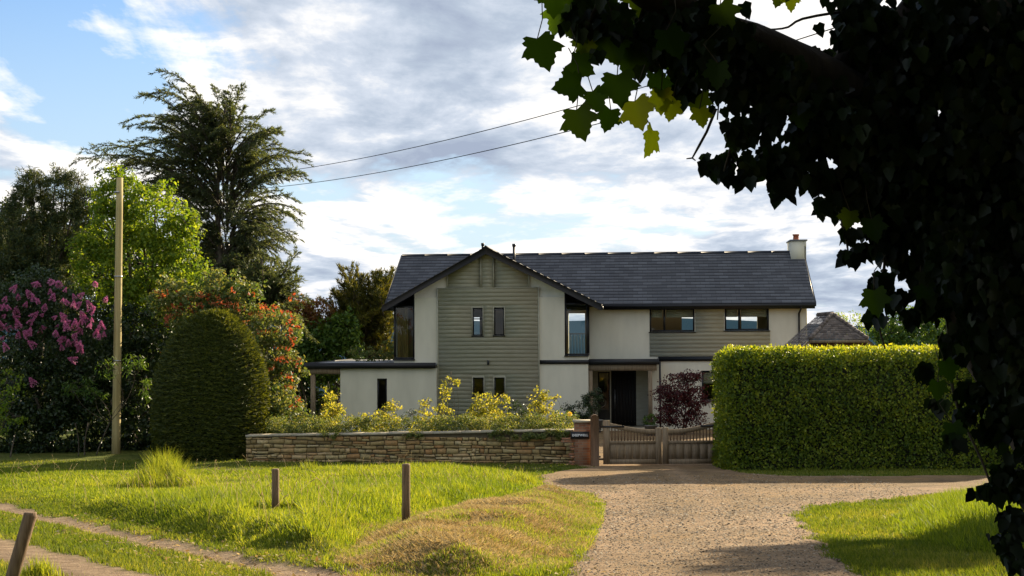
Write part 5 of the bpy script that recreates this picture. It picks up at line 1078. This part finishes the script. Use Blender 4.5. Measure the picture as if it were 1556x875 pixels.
# dead grass on the mound
xy = scat(90000, -5, 4, 12, 36, lambda x, y: (sdist(DEAD, x, y)+.9*(fbm(x, y, .5, 2)-.5) > -.05) & (x > -2.6+.8*fbm(x, y, .5, 6)), 1.5)
g = Geo(); n = len(xy); z = G(xy[:, 0], xy[:, 1])+.05*fbm(xy[:, 0], xy[:, 1], .3, 7)*rng.random(n); a = rng.uniform(0, 6.28, n); g.stamp(BL[0], BL[1], np.stack([xy[:, 0], xy[:, 1], z], 1), frames(norm(np.stack([np.cos(a), np.sin(a), rng.uniform(-.1, .8, n)], 1)), rand_dirs(n)+[0, 0, .8]), np.stack([np.full(n, .009), rng.uniform(.03, .09, n), np.full(n, .05)], 1), np.clip(rng.random(n)*.6+fbm(xy[:, 0], xy[:, 1], .9, 4)*.6-.1, 0, 1))
tag(g.build('dry_grass', LM['straw']), 'cut dead straw-coloured grass lying over the low mound', kind='stuff')
xy = scat(60000, -5, 4, 12, 36, lambda x, y: (sdist(DEAD, x, y) > -.2) & (fbm(x, y, .9, 12)+.20*np.clip((x-.4), -.6, 1)+.3*np.clip(-1.4-x, 0, 1)-.12*np.clip((y-24)/5, -.6, 1) > .50), 1.5); g = Geo()
blades(g, xy, .06*rng.uniform(.5, 1.5, len(xy)), np.full(len(xy), .009), rng.uniform(.1, 1, len(xy)), .8); tag(g.build('green_tufts', LM['blade']), 'green grass growing through the dead mound', kind='stuff')
# stones and leaf litter lying on gravel and track
g = Geo(); OCT = ([(1, 0, 0), (0, 1, 0), (-1, 0, 0), (0, -1, 0), (0, 0, .6), (0, 0, -.5)], [(0, 1, 4), (1, 2, 4), (2, 3, 4), (3, 0, 4)])
xy = scat(26000, -3, 9, 10.5, 40, lambda x, y: sdist(DRIVE, x, y) > .05, 2.2); n = len(xy); s = .0075*rng.uniform(.5, 1.6, n)**1.6*np.clip(xy[:, 1]/16, .8, 1.6); g.stamp(OCT[0], OCT[1], np.stack([xy[:, 0], xy[:, 1], G(xy[:, 0], xy[:, 1])+.02+s*.1], 1), frames(rand_dirs(n)*[1, 1, .2], rand_dirs(n)*.4+[0, 0, 1]), np.stack([s*1.3, s, s*.9], 1), rng.random(n))
MAT['pebble'] = M('loose_stones', (1, 1, 1), .9, tintmix=[(0.08, 0.055, 0.032), (0.15, 0.11, 0.068), (0.22, 0.17, 0.11), (0.38, 0.32, 0.23)])
tag(g.build('loose_stones', MAT['pebble']), 'loose stones scattered over the gravel drive', kind='stuff')
g = Geo(); xy = scat(1500, -12, 3, 10.5, 26, lambda x, y: (sdist(TRACK, x, y) > -.5) & (sdist(TRACK, x, y) < .5), 1.5); n = len(xy); g.stamp(KITE[0], KITE[1], np.stack([xy[:, 0], xy[:, 1], G(xy[:, 0], xy[:, 1])+.03], 1), frames(rand_dirs(n)*[1, 1, .3], rand_dirs(n)*.5+[0, 0, 1]), .05*rng.uniform(.5, 1.4, n), rng.random(n)); tag(g.build('leaf_litter', LM['straw']), 'dry leaves lying along the edge of the dirt track', kind='stuff')

# ------------------------------------------------------------------ the big sycamore on the right, with ivy
TY = 5.8; tb = np.array([P(1840, 875, 6.4)[0], 6.4]); tz = gz(*tb)
syc = thing('sycamore_tree', (*tb, tz), 'huge dark sycamore whose trunk and limb frame the view on the right', 'tree')
g = Geo(); path = [np.array([*tb, tz-.3]), P(1800, 700, 6.4), P(1720, 400, 6.4), P(1640, 150, 6.3), P(1570, -150, 6.2), P(1540, -500, 6.2), P(1500, -900, 6.3)]
MAT['dbark'] = M('sycamore_bark', (0.018, 0.013, 0.009), 0.95, (0.045, 0.034, 0.022), 9, bump=.02, bscale=18, stretch=(1, 1, .4))
g.tube(path, [.62, .52, .5, .47, .42, .34, .22], 22, rough=.12); g.build('trunk', MAT['dbark'], syc, smooth=True)
def smooth_path(pts, n=40):
    pts = np.array(pts, float); t = np.linspace(0, len(pts)-1, n); out = []
    for k in t:
        i = min(int(k), len(pts)-2); f = k-i; p0, p1, p2, p3 = pts[max(i-1, 0)], pts[i], pts[i+1], pts[min(i+2, len(pts)-1)]
        out.append(.5*((2*p1)+(-p0+p2)*f+(2*p0-5*p1+4*p2-p3)*f*f+(-p0+3*p1-3*p2+p3)*f**3))
    return np.array(out)
limb = smooth_path([P(*q) for q in ((1770, 860, 6.2), (1665, 700, 6.0), (1555, 530, 5.8), (1462, 365, 5.7), (1358, 225, 5.6), (1230, 122, 5.5), (1110, 55, 5.4), (1010, 5, 5.3), (930, -40, 5.2), (850, -90, 5.1))])
g = Geo(); g.tube(limb, np.interp(np.linspace(0, 9, 40), range(10), [.27, .235, .21, .19, .15, .105, .075, .055, .04, .02]), 16, rough=.18)
for a, b, r in (((1250, 140, 5.5), (1350, -60, 5.6), .05), ((1330, 235, 5.6), (1420, -40, 5.8), .1), ((1110, 55, 5.4), (1130, 150, 5.3), .02), ((1240, 150, 5.5), (1130, 210, 5.4), .025), ((1130, 150, 5.3), (1090, 182, 5.3), .008), ((1400, 340, 5.7), (1330, 330, 5.6), .02), ((1010, 5, 5.3), (960, 100, 5.3), .015), ((930, -40, 5.2), (880, 60, 5.2), .012)):
    g.tube(curve(P(*a), P(*b), rng.normal(size=3)*.05), np.linspace(r, r*.3, 8), 7)
g.build('limb', MAT['dbark'], syc, smooth=True)
g = Geo(); tw_ = [P(*q) for q in ((1088, 165, 5.3), (1074, 200, 5.3), (1062, 222, 5.3), (1052, 240, 5.3))]; g.tube(tw_, [.006, .005, .005, .003], 5); g.tube([tw_[3], P(1043, 241, 5.3)], [.003, .002], 4); g.tube([tw_[3], P(1057, 244, 5.3)], [.003, .002], 4); g.build('twig', MAT['bark'], syc); g = Geo()
g.tube(smooth_path([P(*q) for q in ((1330, 10, 5.5), (1225, 27, 5.5), (1195, 42, 5.5), (1160, 45, 5.5))], 12), np.linspace(.006, .003, 12), 4); g.build('twig', MAT['bark'], syc)
# sycamore leaves hanging at the limb tip; sun glow of some painted by tint
def hang(g, px, py, sz_, ang=0, Y=5.2, tint=.5, face=0.0, tilt=0):
    sz_ *= .88; c = P(px, py, Y); d = np.array([math.sin(R(ang)), -.15+tilt, -math.cos(R(ang))]); nrm = np.array([math.sin(face), -math.cos(face), .25]); ln = sz_*Y/F; tint = tint**1.4
    g.stamp(SYC[0], SYC[1], [c-norm(d)*ln*.35], frames(np.array([d]), np.array([nrm])), np.array([[ln*.95, ln, ln]]), [tint])
    st = c-norm(d)*ln*.35; g2s.tube([st, st+np.array([rng.normal()*.02, .02, .07]), st+np.array([rng.normal()*.03, .03, .13])], .0018, 4)
g = Geo(); g2s = Geo()
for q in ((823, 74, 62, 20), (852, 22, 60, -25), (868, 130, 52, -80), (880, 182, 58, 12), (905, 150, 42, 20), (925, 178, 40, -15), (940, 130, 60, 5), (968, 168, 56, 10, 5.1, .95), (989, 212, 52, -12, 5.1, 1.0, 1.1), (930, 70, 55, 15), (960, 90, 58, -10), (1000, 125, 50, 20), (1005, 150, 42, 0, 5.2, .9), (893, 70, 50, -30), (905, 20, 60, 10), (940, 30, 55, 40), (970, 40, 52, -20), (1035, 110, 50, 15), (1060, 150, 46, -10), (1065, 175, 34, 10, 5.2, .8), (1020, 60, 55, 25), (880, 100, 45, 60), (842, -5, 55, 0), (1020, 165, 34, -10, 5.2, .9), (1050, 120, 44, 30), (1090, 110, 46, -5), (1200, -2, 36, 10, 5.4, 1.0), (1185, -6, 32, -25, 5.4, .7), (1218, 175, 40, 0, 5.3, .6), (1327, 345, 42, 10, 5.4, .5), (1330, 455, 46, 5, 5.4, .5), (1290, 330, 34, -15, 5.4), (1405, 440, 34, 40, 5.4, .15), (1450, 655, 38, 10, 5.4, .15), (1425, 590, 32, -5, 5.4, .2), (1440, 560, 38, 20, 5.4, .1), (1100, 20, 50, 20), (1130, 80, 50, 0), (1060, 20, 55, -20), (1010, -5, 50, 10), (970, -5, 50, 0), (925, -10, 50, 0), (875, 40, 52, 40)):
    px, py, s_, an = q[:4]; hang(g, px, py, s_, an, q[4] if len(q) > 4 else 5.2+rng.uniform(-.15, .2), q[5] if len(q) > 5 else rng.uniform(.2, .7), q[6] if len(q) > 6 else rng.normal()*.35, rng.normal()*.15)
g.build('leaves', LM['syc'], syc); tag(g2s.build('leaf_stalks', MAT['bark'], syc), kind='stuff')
# unseen crown around the camera, blobs added and placed to shade the near leaves
cb_ = []
for x, y, z, r in ((0, 3, 7.5, 1.7), (2, 1, 7.8, 2.0), (3.5, 4, 8, 2.2), (5, 7, 8.4, 2.2), (5.5, 10, 10.2, 1.8), (2.6, 9, 9.4, 1.5), (7.5, 8, 8.2, 2.4), (7.5, 12, 7.8, 2.2), (8, 14.5, 7.0, 1.9), (8.8, 10.5, 5.2, 1.7), (9, 13, 5.4, 2.2), (4.4, 6.5, 6.4, 1.6), (9, 9, 6.5, 2.0), (-2, 1, 7.6, 1.8), (1, -2.5, 7.5, 2.4), (4, -1, 7.2, 2.2), (4.4, 7.6, 4.6, 1.1), (6, 9.6, 4.0, 1.5), (-3, -2, 6, 2.2), (0, -5, 6, 2.4), (3.5, -4, 5.5, 2.4), (6.5, 1, 6, 2.4), (5.5, -3, 5, 2), (-5, 1, 7, 2), (7, 5, 6.2, 2.2), (3.6, 2.2, 5.6, 1.2), (2.6, -2, 4.6, 1.2), (-2.6, -3.5, 4.6, 1.4)):
    cb_.append((np.array([x, y, z]), (r, r, r*.7)))
ct, rd = blob_clumps(cb_, 3.2, .5, .35); g = Geo(); clumps(g, ct, rd, 26, .17, SYC, (0, .8), .4, up=.5); g.build('crown', LM['syc'], syc)
# ivy
ivy = thing('ivy', (*tb, tz), 'dark ivy smothering the trunk and limb of the big tree', 'ivy')
ib = [(880, 20, 35), (925, 30, 45), (960, 60, 42), (1010, 75, 48), (1000, 20, 45), (1060, 40, 55), (1080, 95, 50), (1120, 130, 48), (1110, 50, 40), (1040, 130, 30), (1165, 175, 42), (1120, 195, 30), (1200, 130, 50), (1185, 108, 30), (1240, 190, 50), (1100, 245, 26), (1075, 245, 14), (1135, 255, 26), (1170, 240, 30), (1200, 255, 32), (1240, 265, 36), (1185, 285, 16), (1280, 300, 36), (1250, 310, 14), (1310, 250, 50), (1290, 170, 60), (1250, 100, 40), (1300, 40, 40),
      (1330, 60, 60), (1380, 130, 60), (1350, 200, 60), (1400, 260, 60), (1380, 330, 45), (1330, 310, 35), (1350, 370, 26), (1325, 350, 14), (1340, 425, 12), (1360, 450, 14), (1385, 400, 24), (1332, 480, 8), (1385, 480, 12), (1420, 450, 28), (1450, 520, 20), (1405, 560, 8), (1480, 590, 20), (1510, 650, 22), (1465, 625, 10), (1530, 720, 22), (1500, 745, 10), (1540, 790, 22), (1530, 820, 16), (1555, 740, 22), (1548, 850, 14), (1448, 665, 7), (1420, 610, 6), (1440, 20, 60), (1500, 100, 70), (1460, 200, 70), (1520, 300, 70), (1500, 420, 70), (1540, 520, 60), (1560, 620, 50), (1460, 340, 60), (1300, 10, 45), (1220, 215, 36), (1285, 385, 8), (1305, 380, 10), (1290, 350, 9)]
NI = len(ib); ib += [(1150, 88, 28), (1205, 108, 28), (1100, 55, 28), (1255, 150, 32), (1060, 25, 26), (1300, 190, 36), (1330, 150, 30), (1180, 112, 24), (1225, 145, 36), (1290, 185, 34), (1345, 225, 40), (1385, 275, 42), (1415, 330, 42), (1445, 380, 45), (1475, 430, 45), (1505, 480, 48), (1530, 535, 48), (1560, 590, 50), (1590, 660, 50), (1610, 720, 50), (1560, 100, 80), (1560, 250, 80), (1560, 400, 80), (1400, 60, 50), (1580, 20, 60)]
blobs = []
for qi, (px, py, r) in enumerate(ib):
    Y = np.interp(px, [850, 1100, 1350, 1560], [5.2, 5.35, 5.6, 5.85])+rng.uniform(-.1, .1)-(.25 if px > 1430 else 0)
    if px < 1330: r *= .86
    if qi >= NI: Y -= .16+.06*(px > 1250)
    blobs.append((P(px, py, Y), (r*Y/F, max(r*Y/F*1.1, .1), r*Y/F)))
g = Geo(); cN = []; 
for c, rr in blobs:
    m = int(12+rr[0]**2*(15000 if c[0] > 1.35 else 7500)); d = rand_dirs(m); p_ = c+d*np.array(rr)*(rng.random(m)**.55*np.where(rng.random(m) < .18, 1.55, 1))[:, None]; k = rng.normal(size=m)*.5
    yd = np.stack([rng.normal(size=m)*.45, rng.normal(size=m)*.3, -np.ones(m)], 1); nz_ = np.stack([rng.normal(size=m)*.6, -np.ones(m), rng.uniform(-.2, .6, m)], 1)
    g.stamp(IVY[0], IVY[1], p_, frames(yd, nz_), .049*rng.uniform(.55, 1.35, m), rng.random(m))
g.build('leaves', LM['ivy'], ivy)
g = Geo()
for q in (((1330, 260), (1345, 380), (1335, 480), (1345, 530)), ((1180, 170), (1170, 230), (1185, 285)), ((1250, 230), (1270, 300), (1285, 360), (1290, 392)), ((1120, 190), (1110, 225), (1100, 260)), ((1440, 470), (1450, 600), (1500, 720), (1530, 830)), ((1300, 290), (1320, 340), (1350, 400))):
    g.tube(smooth_path([P(x, y, np.interp(x, [850, 1100, 1350, 1560], [5.2, 5.35, 5.6, 5.85])) for x, y in q], 14), np.linspace(.008, .003, 14), 5)
g.build('stems', MAT['bark'], ivy)
# neighbouring tree beyond the right edge of the view: its shade lies across the foot of the drive
nb_ = [(np.array([x, y, z]), (r, r, r*.9)) for x, y, z, r in ((13.4, 27, 7.9, 1.3), (14.6, 26.5, 7.0, 1.6), (15.5, 27, 6.2, 1.8), (14.8, 28, 8.6, 1.4), (16.5, 26, 7, 2))]
b = np.array([16.0, 25.0, gz(16, 25)]); broadleaf('roadside_tree', b, nb_, 'leafy tree just outside the right edge of the view', 'tree', LM['mid'], .16, dens=5, cr=.4, per=24, trunk_r=.25)
for o in bpy.data.objects:
    if '_o' in o: del o['_o']
